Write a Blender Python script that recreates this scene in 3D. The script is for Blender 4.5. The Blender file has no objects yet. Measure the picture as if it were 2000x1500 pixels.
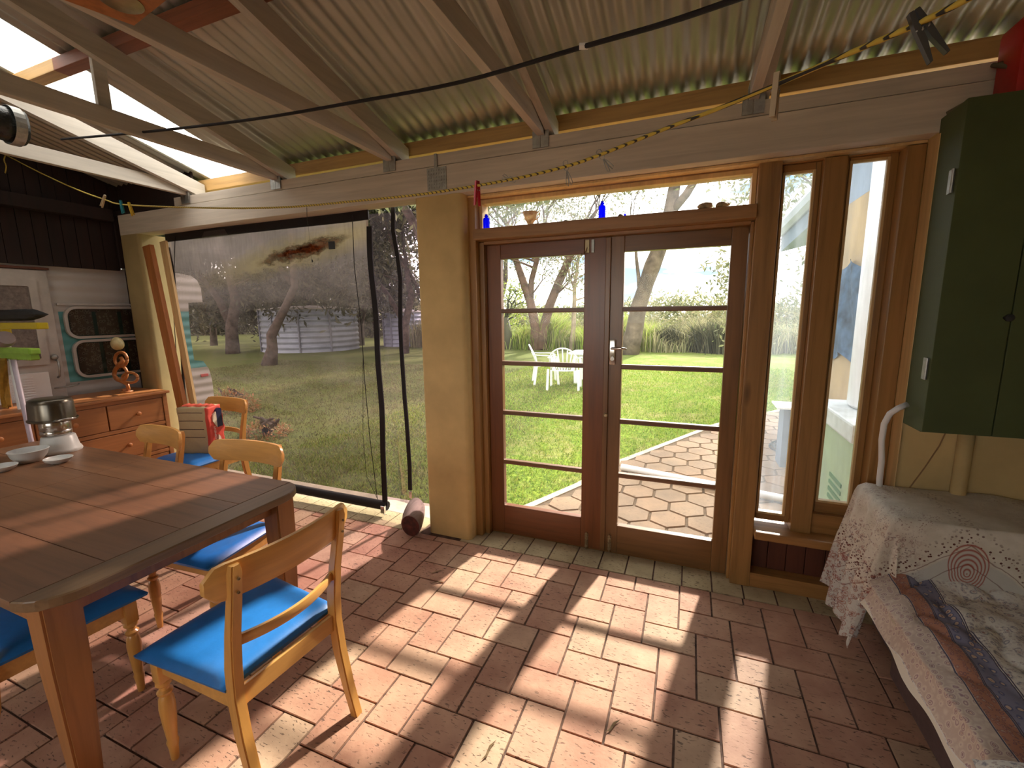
import bpy, bmesh, math, random
import numpy as np
from mathutils import Vector, Matrix, noise
C = bpy.context.scene
random.seed(7); RNG = np.random.default_rng(7)
PI = math.pi

# ------------------------------------------------------------------ camera
HC = 1.5525; FOC = 860.0
yaw, pit, rol = map(math.radians, (21.87, -9.18, 0.72))
CFW = Vector((-math.sin(yaw)*math.cos(pit), math.cos(yaw)*math.cos(pit), math.sin(pit)))
rt = Vector((math.cos(yaw), math.sin(yaw), 0)); dn = CFW.cross(rt)
CRT = rt*math.cos(rol) + dn*math.sin(rol); CDN = -rt*math.sin(rol) + dn*math.cos(rol)
cam = bpy.data.objects.new('camera', bpy.data.cameras.new('camera')); C.collection.objects.link(cam)
m = Matrix((CRT, -CDN, -CFW)).transposed().to_4x4(); m.translation = Vector((0, 0, HC)); cam.matrix_world = m
cam.data.sensor_width = 36; cam.data.lens = 36*FOC/2000; cam.data.clip_end = 400; cam.data.clip_start = .05
C.camera = cam
def ray(x, y): return CRT*(x-1000) + CDN*(y-750) + CFW*FOC
def at(x, y, Y):
    r = ray(x, y); p = r*(Y/r.y); return Vector((p.x, Y, p.z+HC))
def atz(x, y, z=0.0):
    r = ray(x, y); p = r*((z-HC)/r.z); return Vector((p.x, p.y, z))

# ------------------------------------------------------------------ light and view
C.view_settings.view_transform = 'Standard'; C.view_settings.look = 'None'
C.view_settings.exposure = 0.85; C.view_settings.gamma = 1.0; C.view_settings.use_curve_mapping = False
C.cycles.use_denoising = True; C.cycles.max_bounces = 8; C.cycles.transparent_max_bounces = 16
C.cycles.sample_clamp_indirect = 6; C.cycles.caustics_reflective = False; C.cycles.caustics_refractive = False
W = bpy.data.worlds.new('sky'); C.world = W; W.use_nodes = True
nt = W.node_tree; nt.nodes.clear(); L = nt.links.new
N = nt.nodes.new
o = N('ShaderNodeOutputWorld'); bg = N('ShaderNodeBackground'); tc = N('ShaderNodeTexCoord')
mp = N('ShaderNodeMapping'); mp.inputs['Scale'].default_value = (1.2, 1.2, 4.0)
ns = N('ShaderNodeTexNoise'); ns.inputs['Scale'].default_value = 2.6; ns.inputs['Detail'].default_value = 5
ns.inputs['Distortion'].default_value = .3
rp = N('ShaderNodeValToRGB'); rp.color_ramp.elements[0].position = .40; rp.color_ramp.elements[1].position = .50
rp.color_ramp.elements[0].color = (.115, .165, .25, 1); rp.color_ramp.elements[1].color = (1.0, .95, .87, 1)
L(tc.outputs['Generated'], mp.inputs[0]); L(mp.outputs[0], ns.inputs[0]); L(ns.outputs[0], rp.inputs[0])
L(rp.outputs[0], bg.inputs[0]); bg.inputs[1].default_value = 4.1; L(bg.outputs[0], o.inputs[0])
sl = bpy.data.lights.new('sun', 'SUN'); sl.energy = 7.0; sl.angle = math.radians(2.2); sl.color = (1, .90, .74)
sun = bpy.data.objects.new('sun', sl); C.collection.objects.link(sun)
sun.rotation_euler = Vector((-.205, -1, -.70)).to_track_quat('-Z', 'Y').to_euler()

# ------------------------------------------------------------------ helpers
def wloc(o):
    v = Vector((0, 0, 0))
    while o: v += o.location; o = o.parent
    return v
def B(): return bmesh.new()
def box(bm, x0, x1, y0, y1, z0, z1, bev=0.0, M=None):
    r = bmesh.ops.create_cube(bm, size=1)
    vs = r['verts']
    for v in vs: v.co = Vector((x0+(v.co.x+.5)*(x1-x0), y0+(v.co.y+.5)*(y1-y0), z0+(v.co.z+.5)*(z1-z0)))
    if bev > 0:
        es = list({e for v in vs for e in v.link_edges})
        rr = bmesh.ops.bevel(bm, geom=es, offset=bev, segments=2, affect='EDGES', profile=.6)
        vs = list({v for f in rr['faces'] for v in f.verts} | {v for v in vs if v.is_valid})
    if M is not None:
        for v in vs: v.co = M @ v.co
    return vs
def frames(pts):
    pts = [Vector(p) for p in pts]; out = []; up = None
    for i, p in enumerate(pts):
        t = (pts[min(i+1, len(pts)-1)] - pts[max(i-1, 0)]).normalized()
        if up is None:
            a = Vector((0, 0, 1)) if abs(t.z) < .9 else Vector((1, 0, 0))
            up = (a - t*a.dot(t)).normalized()
        else: up = (up - t*up.dot(t)).normalized()
        out.append((p, t, up, t.cross(up)))
    return out
def tube(bm, pts, r, seg=8, flat=1.0):
    fr = frames(pts); rings = []
    for i, (p, t, u, s) in enumerate(fr):
        rr = r[i] if isinstance(r, (list, tuple)) else r
        rings.append([bm.verts.new(p + u*math.cos(2*PI*k/seg)*rr*flat + s*math.sin(2*PI*k/seg)*rr) for k in range(seg)])
    for a, b in zip(rings, rings[1:]):
        for k in range(seg): bm.faces.new((a[k], a[(k+1) % seg], b[(k+1) % seg], b[k]))
    bm.faces.new(rings[0][::-1]); bm.faces.new(rings[-1])
def loft(bm, secs):
    """rings of equal-length vertex lists, capped"""
    rings = [[bm.verts.new(Vector(p)) for p in s] for s in secs]; n = len(rings[0])
    for a, b in zip(rings, rings[1:]):
        for k in range(n): bm.faces.new((a[k], a[(k+1) % n], b[(k+1) % n], b[k]))
    bm.faces.new(rings[0][::-1]); bm.faces.new(rings[-1])
def lathe(bm, prof, c=(0, 0, 0), seg=24, M=None):
    c = Vector(c); rings = []
    for r, z in prof:
        ring = [bm.verts.new(c+Vector((max(r, 1e-4)*math.cos(2*PI*k/seg), max(r, 1e-4)*math.sin(2*PI*k/seg), z))) for k in range(seg)]
        if M is not None:
            for v in ring: v.co = M @ v.co
        rings.append(ring)
    for a, b in zip(rings, rings[1:]):
        for k in range(seg): bm.faces.new((a[k], a[(k+1) % seg], b[(k+1) % seg], b[k]))
    bm.faces.new(rings[0][::-1]); bm.faces.new(rings[-1])
def prism(bm, poly, axis, a, b):
    def P(u, v, w): return Vector({'x': (w, u, v), 'y': (u, w, v), 'z': (u, v, w)}[axis])
    A = [bm.verts.new(P(u, v, a)) for u, v in poly]; Bv = [bm.verts.new(P(u, v, b)) for u, v in poly]
    n = len(poly)
    for k in range(n): bm.faces.new((A[k], A[(k+1) % n], Bv[(k+1) % n], Bv[k]))
    bm.faces.new(A[::-1]); bm.faces.new(Bv)
def gridmesh(bm, f, nu, nv):
    g = [[bm.verts.new(f(i/(nu-1), j/(nv-1))) for j in range(nv)] for i in range(nu)]
    for i in range(nu-1):
        for j in range(nv-1): bm.faces.new((g[i][j], g[i+1][j], g[i+1][j+1], g[i][j+1]))
def link(o, parent):
    C.collection.objects.link(o)
    if parent is not None: o.parent = parent
    return o
def obj(name, bm, mat, parent=None, smooth=False, auto=None, org=None):
    """mesh built in world coordinates; becomes local to its parent's base (or to org)"""
    bmesh.ops.recalc_face_normals(bm, faces=bm.faces[:])
    off = wloc(parent) if parent is not None else Vector((0, 0, 0))
    if parent is None:
        if org is None:
            xs = [v.co for v in bm.verts]
            org = Vector((sum(v.x for v in xs)/len(xs), sum(v.y for v in xs)/len(xs), min(v.z for v in xs)))
        org = Vector(org)
    shift = off if parent is not None else org
    for v in bm.verts: v.co -= shift
    me = bpy.data.meshes.new(name); bm.to_mesh(me); bm.free()
    if smooth: me.shade_smooth()
    if auto: me.shade_smooth(); me.set_sharp_from_angle(angle=math.radians(auto))
    me.materials.append(mat)
    o = bpy.data.objects.new(name, me)
    if parent is None: o.location = org
    return link(o, parent)
def arr(name, V, F, mat, parent=None, org=(0, 0, 0), smooth=False):
    off = wloc(parent) if parent is not None else Vector(org)
    V = np.asarray(V, float) - np.array(off)
    me = bpy.data.meshes.new(name); me.from_pydata(V.tolist(), [], F.tolist() if isinstance(F, np.ndarray) else F); me.update()
    if smooth: me.shade_smooth()
    me.materials.append(mat); o = bpy.data.objects.new(name, me)
    if parent is None: o.location = off
    return link(o, parent)
def tag(o, label, cat, group=None, kind=None):
    o['label'] = label; o['category'] = cat
    if group: o['group'] = group
    if kind: o['kind'] = kind
    return o
def thing(name, label, cat, loc=(0, 0, 0), group=None):
    o = bpy.data.objects.new(name, None); o.empty_display_size = .1; C.collection.objects.link(o); o.location = loc
    return tag(o, label, cat, group)
def struct(o): o['kind'] = 'structure'; return o
def sempty(name, loc=(0, 0, 0)):
    o = bpy.data.objects.new(name, None); C.collection.objects.link(o); o.location = loc; return struct(o)
def dup(root, loc, rz=None, label=None, group=None):
    r = root.copy(); C.collection.objects.link(r); r.location = loc
    if rz is not None: r.rotation_euler = (0, 0, rz)
    if label: r['label'] = label
    if group: r['group'] = group
    for ch in [c for c in C.objects if c.parent == root]:
        c = ch.copy(); C.collection.objects.link(c); c.parent = r
        for g in [q for q in C.objects if q.parent == ch]:
            d = g.copy(); C.collection.objects.link(d); d.parent = c
    return r

# ------------------------------------------------------------------ materials
class Mt:
    def __init__(s, name):
        s.m = bpy.data.materials.new(name); s.m.use_nodes = True; s.t = s.m.node_tree
        s.n = s.t.nodes; s.b = s.n['Principled BSDF']; s.out = s.n['Material Output']
        s._c = None
    def L(s, a, b): s.t.links.new(a, b)
    def N(s, k, **kw):
        n = s.n.new('ShaderNode'+k)
        for a, v in kw.items():
            if a in n.inputs: n.inputs[a].default_value = v
            else: setattr(n, a, v)
        return n
    def co(s, scale=(1, 1, 1), rot=(0, 0, 0), loc=(0, 0, 0), src='Object'):
        if s._c is None: s._c = s.N('TexCoord')
        mp = s.N('Mapping'); mp.inputs['Scale'].default_value = scale; mp.inputs['Rotation'].default_value = rot
        mp.inputs['Location'].default_value = loc
        s.L(s._c.outputs[src], mp.inputs[0]); return mp.outputs[0]
    def noise(s, vec, scale, detail=3, rough=.5, dist=0):
        n = s.N('TexNoise', Scale=scale, Detail=detail, Roughness=rough, Distortion=dist); s.L(vec, n.inputs['Vector']); return n.outputs[0]
    def vor(s, vec, scale, feature='F1', out='Distance', rnd=1.0):
        n = s.N('TexVoronoi', Scale=scale, Randomness=rnd); n.feature = feature; s.L(vec, n.inputs['Vector']); return n.outputs[out]
    def ramp(s, fac, stops):
        r = s.N('ValToRGB'); e = r.color_ramp.elements
        e.remove(e[1]); e[0].position = stops[0][0]; e[0].color = (*stops[0][1], 1)
        for p, c in stops[1:]: q = e.new(p); q.color = (*c, 1)
        s.L(fac, r.inputs[0]); return r.outputs[0]
    def mix(s, f, a, b, mode='MIX'):
        n = s.N('Mix', data_type='RGBA', blend_type=mode)
        for v, i in ((f, 0), (a, 6), (b, 7)):
            if hasattr(v, 'is_linked') or hasattr(v, 'links'): s.L(v, n.inputs[i])
            else: n.inputs[i].default_value = v if i == 0 else (*v, 1)
        return n.outputs[2]
    def math(s, op, a, b=0.0, c=None):
        n = s.N('Math', operation=op)
        for v, i in ((a, 0), (b, 1), (c, 2)):
            if v is None: continue
            if hasattr(v, 'links'): s.L(v, n.inputs[i])
            else: n.inputs[i].default_value = v
        return n.outputs[0]
    def xyz(s, src='Object'):
        if s._c is None: s._c = s.N('TexCoord')
        n = s.N('SeparateXYZ'); s.L(s._c.outputs[src], n.inputs[0]); return n.outputs
    def rnd(s): return s.N('NewGeometry').outputs['Random Per Island']
    def bump(s, h, st=.3, d=.01):
        n = s.N('Bump', Strength=st, Distance=d); s.L(h, n.inputs['Height']); s.L(n.outputs[0], s.b.inputs['Normal'])
    def base(s, c):
        if hasattr(c, 'links'): s.L(c, s.b.inputs['Base Color'])
        else: s.b.inputs['Base Color'].default_value = (*c, 1)
    def set(s, **k):
        for a, v in k.items(): s.b.inputs[a.replace('_', ' ')].default_value = v
        return s
def plain(name, c, rough=.6, var=.12, scale=8, metal=0.0, bump=0.0, spec=.5):
    m = Mt(name); v = m.co()
    n = m.noise(v, scale, 4, .6)
    d = tuple(x*(1-var*2) for x in c); u = tuple(min(1, x*(1+var)) for x in c)
    m.base(m.ramp(n, [(.3, d), (.7, u)])); m.set(Roughness=rough, Metallic=metal)
    m.b.inputs['Specular IOR Level'].default_value = spec
    if bump: m.bump(m.noise(v, scale*8, 3), bump, .004)
    return m.m
def wood(name, c, axis='x', dark=.45, rough=.5, scale=1.0, coat=0.0, knots=False):
    m = Mt(name); s = {'x': (1.2, 22, 22), 'y': (22, 1.2, 22), 'z': (22, 22, 1.2)}[axis]
    v = m.co(tuple(k*scale for k in s)); big = m.co(tuple(k*scale*.16 for k in s))
    n1 = m.noise(v, 1.6, 5, .6, .6); n2 = m.noise(big, 1.5, 3, .5, 1.2)
    d = tuple(x*dark for x in c); u = tuple(min(1, x*1.25) for x in c)
    col = m.mix(.45, m.ramp(n1, [(.3, d), (.5, c), (.72, u)]), m.ramp(n2, [(.32, d), (.68, u)]))
    if knots:
        ks = {'x': (1.3, 5, 5), 'y': (5, 1.3, 5), 'z': (5, 5, 1.3)}[axis]
        k = m.vor(m.co(ks, loc=(3.3, 1.7, .4)), 1.0)
        col = m.mix(m.ramp(k, [(.05, (1, 1, 1)), (.13, (0, 0, 0))]), col, tuple(x*.22 for x in c))
    m.base(col); m.set(Roughness=rough); m.b.inputs['Coat Weight'].default_value = coat
    m.b.inputs['Coat Roughness'].default_value = .25
    m.bump(n1, .12, .003); return m.m
def glass(name, tint=(1, 1, 1), haze=0.0, hazecol=(.8, .85, .9), scale=3.0, stretch=(1, 1, .35), gl=.08):
    m = Mt(name); tr = m.N('BsdfTransparent'); tr.inputs[0].default_value = (*tint, 1)
    g = m.N('BsdfGlossy', Roughness=.03); fr = m.N('LayerWeight', Blend=.25)
    mx = m.N('MixShader'); m.L(m.math('MULTIPLY', fr.outputs['Fresnel'], gl*4), mx.inputs[0])
    last = tr.outputs[0]
    if haze:
        tl = m.N('BsdfTranslucent'); tl.inputs[0].default_value = (*hazecol, 1)
        df = m.N('BsdfDiffuse'); df.inputs[0].default_value = (*hazecol, 1)
        md = m.N('MixShader'); m.L(tl.outputs[0], md.inputs[1]); m.L(df.outputs[0], md.inputs[2])
        n = m.noise(m.co(stretch), scale, 5, .6, .8)
        mh = m.N('MixShader'); m.L(m.math('MULTIPLY', m.ramp(n, [(.3, (.15,)*3), (.75, (1,)*3)]), haze), mh.inputs[0])
        m.L(last, mh.inputs[1]); m.L(md.outputs[0], mh.inputs[2]); last = mh.outputs[0]
    m.L(last, mx.inputs[1]); m.L(g.outputs[0], mx.inputs[2]); m.L(mx.outputs[0], m.out.inputs[0]); return m.m

M = {}
M['cream'] = plain('cream_render', (.62, .45, .20), .85, .10, 3, bump=.25)
M['beam'] = wood('whitewashed_timber_long', (.58, .51, .43), 'x', .78, .7)
M['beamy'] = wood('whitewashed_timber', (.55, .50, .43), 'y', .75, .7)
M['purlin'] = wood('raw_pine', (.58, .35, .13), 'x', .55, .6)
M['purlin_dark'] = wood('oiled_batten', (.26, .08, .035), 'x', .5, .6)
M['framez'] = wood('oiled_pine_upright', (.34, .175, .055), 'z', .5, .38, coat=.2, knots=True)
M['framex'] = wood('oiled_pine_rail', (.37, .18, .058), 'x', .5, .38, coat=.2, knots=True)
M['framel'] = wood('pale_pine_bead', (.62, .42, .19), 'z', .7, .5)
M['door1z'] = wood('red_door_timber_upright', (.18, .058, .016), 'z', .5, .35, coat=.25)
M['door1x'] = wood('red_door_timber_rail', (.19, .058, .018), 'x', .5, .35, coat=.25)
M['door2z'] = wood('brown_door_timber_upright', (.21, .10, .033), 'z', .5, .35, coat=.25)
M['door2x'] = wood('brown_door_timber_rail', (.20, .093, .03), 'x', .5, .35, coat=.25)
M['munt'] = wood('glazing_bar_timber', (.19, .085, .035), 'x', .5, .4, coat=.2)
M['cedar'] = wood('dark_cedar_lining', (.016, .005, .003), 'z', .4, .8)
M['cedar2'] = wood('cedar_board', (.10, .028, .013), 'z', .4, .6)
M['table'] = wood('worn_table_boards', (.20, .095, .045), 'x', .5, .42, coat=.15)
M['tableend'] = wood('table_end_board', (.20, .115, .055), 'y', .6, .42, coat=.15)
M['tableleg'] = wood('table_leg_timber', (.34, .14, .042), 'z', .6, .4, coat=.15)
M['chair'] = wood('honey_chair_timber', (.60, .30, .075), 'z', .8, .35, coat=.35)
M['chairx'] = wood('honey_chair_rail', (.60, .31, .085), 'x', .8, .35, coat=.35)
M['dresser'] = wood('orange_dresser_timber', (.36, .14, .045), 'y', .75, .45, coat=.1)
M['plank'] = wood('orange_plank', (.42, .15, .04), 'z', .6, .5)
M['vinyl'] = plain('blue_vinyl', (.02, .17, .52), .36, .06, 20, bump=.06)
M['steel'] = plain('galvanised_steel', (.42, .42, .40), .45, .15, 30, metal=.8)
M['chrome'] = plain('polished_chrome', (.75, .73, .70), .15, .03, 10, metal=1)
M['brass'] = plain('dull_brass', (.38, .30, .18), .4, .1, 30, metal=.8)
M['black'] = plain('black_webbing', (.008, .006, .008), .8, .1, 30)
M['white'] = plain('white_plastic', (.80, .80, .80), .4, .03, 10)
M['whiteold'] = plain('aged_white_enamel', (.50, .45, .41), .45, .12, 5)
M['green'] = plain('sage_green_paint', (.062, .085, .030), .6, .08, 4)
M['red'] = plain('red_plastic', (.45, .012, .012), .4, .05, 10)
M['rubber'] = plain('dark_rubber', (.02, .02, .02), .7, .1, 10)
M['bark'] = plain('grey_brown_bark', (.10, .07, .055), .9, .35, 6, bump=.5)
M['conc'] = plain('pale_concrete', (.55, .47, .36), .9, .15, 6, bump=.3)

lc_ = Mt('lace_cloth'); lc_.base(lc_.ramp(lc_.vor(lc_.co((1, 1, 1)), 38), [(.2, (.25, .23, .21)), (.35, (.85, .82, .78)), (.5, (.35, .32, .30))])); lc_.set(Roughness=.9); M['lace'] = lc_.m
def m_brick(name, cols, pit=1.0):
    m = Mt(name); r = m.rnd()
    base = m.ramp(r, cols); v = m.co()
    n = m.noise(v, 5, 4, .6)
    c = m.mix(.35, base, m.ramp(n, [(.3, tuple(x*.6 for x in cols[0][1])), (.7, tuple(min(1, x*1.5) for x in cols[-1][1]))]))
    p = m.noise(m.co((38, 120, 38)), 1.0, 2, .5, .5)
    pm = m.ramp(p, [(.33, (1, 1, 1)), (.385, (0, 0, 0))])
    area = m.ramp(m.noise(m.co(), 3.0, 2), [(.35, (.2,)*3), (.55, (1,)*3)])
    f = m.math('MULTIPLY', m.math('MULTIPLY', pm, area), .8*pit)
    m.base(m.mix(f, c, (.06, .03, .02))); m.set(Roughness=.75)
    m.bump(m.math('SUBTRACT', m.noise(v, 60, 3), m.math('MULTIPLY', f, 2)), .35, .003); return m.m
M['brick'] = m_brick('terracotta_brick', [(0, (.36, .155, .10)), (.35, (.44, .21, .14)), (.7, (.46, .245, .165)), (1, (.47, .32, .215))])
M['ybrick'] = m_brick('yellow_brick', [(0, (.40, .31, .17)), (1, (.48, .39, .24))])
M['hex'] = m_brick('hexagonal_paver', [(0, (.17, .105, .06)), (.5, (.22, .145, .085)), (1, (.24, .14, .075))], .8)
M['grout'] = plain('sandy_grout', (.14, .08, .06), .95, .3, 30)
def m_corr():
    m = Mt('galvanised_roof_sheet'); n = m.noise(m.co((3, .5, 1)), 3, 4)
    m.base(m.ramp(n, [(.3, (.40, .40, .35)), (.7, (.52, .51, .45))])); m.set(Roughness=.42, Metallic=.55); return m.m
M['corr'] = m_corr()
def m_poly():
    m = Mt('translucent_roof_sheet'); tl = m.N('BsdfTranslucent'); tl.inputs[0].default_value = (.95, .93, .88, 1)
    tr = m.N('BsdfTransparent'); tr.inputs[0].default_value = (.95, .95, .95, 1); mx = m.N('MixShader'); mx.inputs[0].default_value = .45
    m.L(tl.outputs[0], mx.inputs[1]); m.L(tr.outputs[0], mx.inputs[2]); m.L(mx.outputs[0], m.out.inputs[0]); return m.m
M['poly'] = m_poly()
M['glass'] = glass('clear_window_glass', (.97, .98, .98), .018, (.8, .82, .85), 6)
M['glass_t'] = glass('hazy_transom_glass', (.95, .97, 1), .11, (.75, .82, .95), 3)  # patchy translucent pale-blue layer over the whole pane
M['glass_s'] = glass('reflection_haze_side_glass', (.93, .96, 1), .24, (.72, .82, .95), 9, (1, 1, .12))  # bluish haze painted into the pane to stand for reflections
M['glass_c'] = glass('dark_caravan_glass', (.7, .67, .62), .12, (.3, .28, .26), 14, (1, 1, 1), .15)

def m_lawn():
    m = Mt('lawn'); v = m.co()
    a = m.noise(v, 1.3, 5, .6, .5); b = m.noise(v, 14, 5, .7); c = m.noise(v, .35, 3)
    col = m.mix(m.ramp(b, [(.35, (0,)*3), (.65, (1,)*3)]), (.055, .11, .010), (.24, .32, .04))
    col = m.mix(m.ramp(a, [(.48, (0,)*3), (.66, (.75,)*3)]), col, (.30, .24, .11))
    x = m.xyz()[0]
    dry = m.ramp(m.math('ADD', m.math('MULTIPLY', x, -.22), m.math('MULTIPLY', a, .4)), [(.55, (0,)*3), (.95, (.75,)*3)])
    col = m.mix(dry, col, (.11, .12, .045))  # left side darkened as well as dried, standing in for shade
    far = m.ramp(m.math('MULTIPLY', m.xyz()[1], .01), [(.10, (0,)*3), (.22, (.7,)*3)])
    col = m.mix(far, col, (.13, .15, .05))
    m.base(col); m.set(Roughness=.95); m.b.inputs['Specular IOR Level'].default_value = .1
    m.bump(b, .8, .03); return m.m
M['lawn'] = m_lawn()
def leafmat(name, c1, c2, c3=None, trans=.35):
    m = Mt(name); r = m.rnd(); st = [(0, c1), (1, c2)] if c3 is None else [(0, c1), (.5, c2), (1, c3)]
    col = m.ramp(r, st); m.base(col); m.set(Roughness=.6)
    tl = m.N('BsdfTranslucent'); m.L(col, tl.inputs[0]); mx = m.N('MixShader'); mx.inputs[0].default_value = trans
    m.L(m.b.outputs[0], mx.inputs[1]); m.L(tl.outputs[0], mx.inputs[2]); m.L(mx.outputs[0], m.out.inputs[0]); return m.m
M['blade'] = leafmat('grass_blade', (.07, .15, .012), (.25, .36, .04), (.40, .36, .11))
M['dryblade'] = leafmat('dry_grass_blade', (.13, .115, .045), (.19, .165, .07), (.08, .10, .025))
M['reed'] = leafmat('reed_leaf', (.17, .26, .035), (.32, .42, .07), (.42, .40, .15), .5)
M['reeddry'] = leafmat('dry_reed_leaf', (.26, .24, .12), (.42, .38, .22), (.14, .18, .06), .4)
M['gum'] = leafmat('gum_leaf', (.10, .13, .055), (.22, .23, .11), (.32, .30, .16))
M['darkleaf'] = leafmat('dark_leaf', (.02, .025, .015), (.07, .075, .04), (.16, .15, .09))
M['bush'] = leafmat('bush_leaf', (.12, .13, .06), (.24, .24, .12), (.33, .28, .17))
M['orange'] = leafmat('orange_petal', (.55, .20, .10), (.45, .30, .14), (.25, .2, .09))

# ================================================================== SETTING: floor, beam, pillar, walls, roof
def ring_brick(V, F, x0, x1, y0, y1, z=0.0, gap=.0014, ch=.0035, jit=.0012):
    n = len(V); z += random.uniform(-jit, jit)
    x0 += gap; x1 -= gap; y0 += gap; y1 -= gap
    for a, b, c in ((0, 0, -.02), (ch, ch, 0)):
        for X, Y in ((x0+a, y0+b), (x1-a, y0+b), (x1-a, y1-b), (x0+a, y1-b)): V.append((X, Y, z+c if c else z))
    for k in range(4): F.append((n+k, n+(k+1) % 4, n+4+(k+1) % 4, n+4+k))
    F.append((n+4, n+5, n+6, n+7))
V, F = [], []
LB, WB = .24, .16
YF = 2.49
def clipb(x0, x1, y0, y1):
    x0 = max(x0, -4.95); x1 = min(x1, 1.9); y0 = max(y0, -2.6); y1 = min(y1, YF)
    if x1-x0 > .03 and y1-y0 > .03: ring_brick(V, F, x0, x1, y0, y1)
for i in range(-60, 60):
    for j in range(-30, 30):
        ox = -1.18 + i*WB + j*LB; oy = 2.35 + i*WB - j*LB
        if -5.4 < ox < 2.4 and -3.2 < oy < 3.0:
            clipb(ox, ox+LB, oy, oy+WB); clipb(ox+LB, ox+LB+WB, oy+WB-LB, oy+WB)
floor = struct(arr('floor', V, F, M['brick']))
V2, F2 = [], []
x = -4.93
while x < 1.9:
    if x < -1.75 or x > -1.42: ring_brick(V2, F2, x, x+.16, 2.49, 2.71)
    x += .16
struct(arr('floor_edge_course', V2, F2, M['ybrick']))
bm = B(); box(bm, -5, 2.0, -2.7, 2.74, -.06, -.006); struct(obj('floor_bed', bm, M['grout']))
bm = B(); box(bm, -4.9, -1.5, 2.715, 2.95, -.07, -.004, .01); struct(obj('floor_slab_edge', bm, M['conc']))

# pillar
def softpost(x0, x1, y0, y1, z0, z1, r):
    bm = B(); pts = []
    for cx, cy, a0 in ((x1-r, y1-r, 0), (x0+r, y1-r, 90), (x0+r, y0+r, 180), (x1-r, y0+r, 270)):
        for k in range(6): a = math.radians(a0+18*k); pts.append((cx+r*math.cos(a), cy+r*math.sin(a)))
    prism(bm, pts, 'z', z0, z1); return bm
struct(obj('wall_pillar', softpost(-1.67, -1.33, 2.52, 2.80, 0, 2.28, .03), M['cream'], auto=40))
struct(obj('wall_pillar_left', softpost(-4.80, -4.53, 2.52, 2.80, 0, 2.28, .03), plain('shaded_cream_render', (.34, .25, .11), .85, .1, 3, bump=.25), auto=40))  # cream render darkened in colour to stand for shade on this pillar
struct(obj('wall_right', softpost(.935, 2.0, 2.52, 2.78, 0, 2.28, .025), M['cream'], auto=40))
bm = B(); prism(bm, [(2.6, 0), (2.6, 2.70), (-2.6, 4.05), (-2.6, 0)], 'x', 1.90, 2.02); struct(obj('wall_side', bm, M['cream']))
bm = B(); box(bm, -4.95, -3.0, -2.72, -2.6, 0, 4.05); box(bm, -.4, 2.02, -2.72, -2.6, 0, 4.05); box(bm, -3.0, -.4, -2.72, -2.6, 0, .95); box(bm, -3.0, -.4, -2.72, -2.6, 2.25, 4.05); struct(obj('wall_back', bm, M['cream']))
w5 = sempty('fill_window_5', (-1.7, -2.66, .95))  # unseen window added in the back wall to let fill daylight in
bm = B()
for a in ((-3.0, -2.94), (-1.73, -1.67), (-.46, -.4)): box(bm, a[0], a[1], -2.70, -2.62, .95, 2.25, .003)
for a in ((.95, 1.01), (2.19, 2.25)): box(bm, -2.94, -.46, -2.70, -2.62, a[0], a[1], .003)
obj('sash', bm, M['whiteold'], w5); bm = B(); box(bm, -2.94, -.46, -2.664, -2.66, 1.01, 2.19); obj('pane', bm, M['glass'], w5)
# beam and plate
bm = B(); box(bm, -4.78, 1.12, 2.52, 2.66, 2.28, 2.452, .004); struct(obj('beam_front', bm, M['beam']))
bm = B(); box(bm, -4.0, 1.95, 2.525, 2.64, 2.455, 2.523, .004); struct(obj('beam_plate', bm, M['beam']))
bm = B(); box(bm, 1.12, 2.0, 2.52, 2.66, 2.28, 2.452, .004); struct(obj('beam_end', bm, M['cream']))

# roof: corrugated iron with a translucent strip
T = math.tan(math.radians(14.6)); SH = 2.705
def zroof(y, base=SH): return base + (2.7-y)*T
def corrugated(x0, x1, ya, yb, step=.0095, base=SH):
    V, F = [], []; n = int((x1-x0)/step)+1; ys = [ya, (ya+yb)/2, yb]
    for i in range(n+1):
        X = x0+(x1-x0)*i/n
        for Y in ys: V.append((X, Y, zroof(Y, base)+.010*math.sin(2*PI*X/.076)))
    for i in range(n):
        for j in range(2): a = i*3+j; F.append((a, a+1, a+4, a+3))
    return V, F
for k, (a, b) in enumerate(((-7.2, -3.80), (-3.30, 2.4))):
    V, F = corrugated(a, b, 2.98, -2.6); struct(arr('ceiling', V, F, M['corr'], smooth=True))
V, F = corrugated(-3.82, -3.28, 2.98, -2.6, base=SH+.003); struct(arr('window_4', V, F, M['poly'], smooth=True))
bm = B(); box(bm, -4.7, 2.2, 2.655, 2.735, 2.585, 2.672, .003); o = obj('eaves_batten', bm, M['purlin'])
tag(o, 'long pale raw timber batten under the lower edge of the corrugated roof', 'batten')
for yy, lab, xa in ((1.60, 'dark red-brown roof batten crossing above the trusses, nearer the wall', -3.35),):
    bm = B(); z = zroof(yy)-.012; box(bm, xa, 2.2, yy-.035, yy+.035, z-.065, z-.002, .003); o = obj('roof_batten', bm, M['purlin_dark']); tag(o, lab, 'batten')
bm = B(); z = zroof(1.6)-.012; box(bm, -4.7, -3.35, 1.565, 1.635, z-.065, z-.002, .003)
tag(obj('skylight_batten', bm, M['purlin']), 'pale yellowish batten crossing the bright skylight strip', 'batten')

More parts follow.
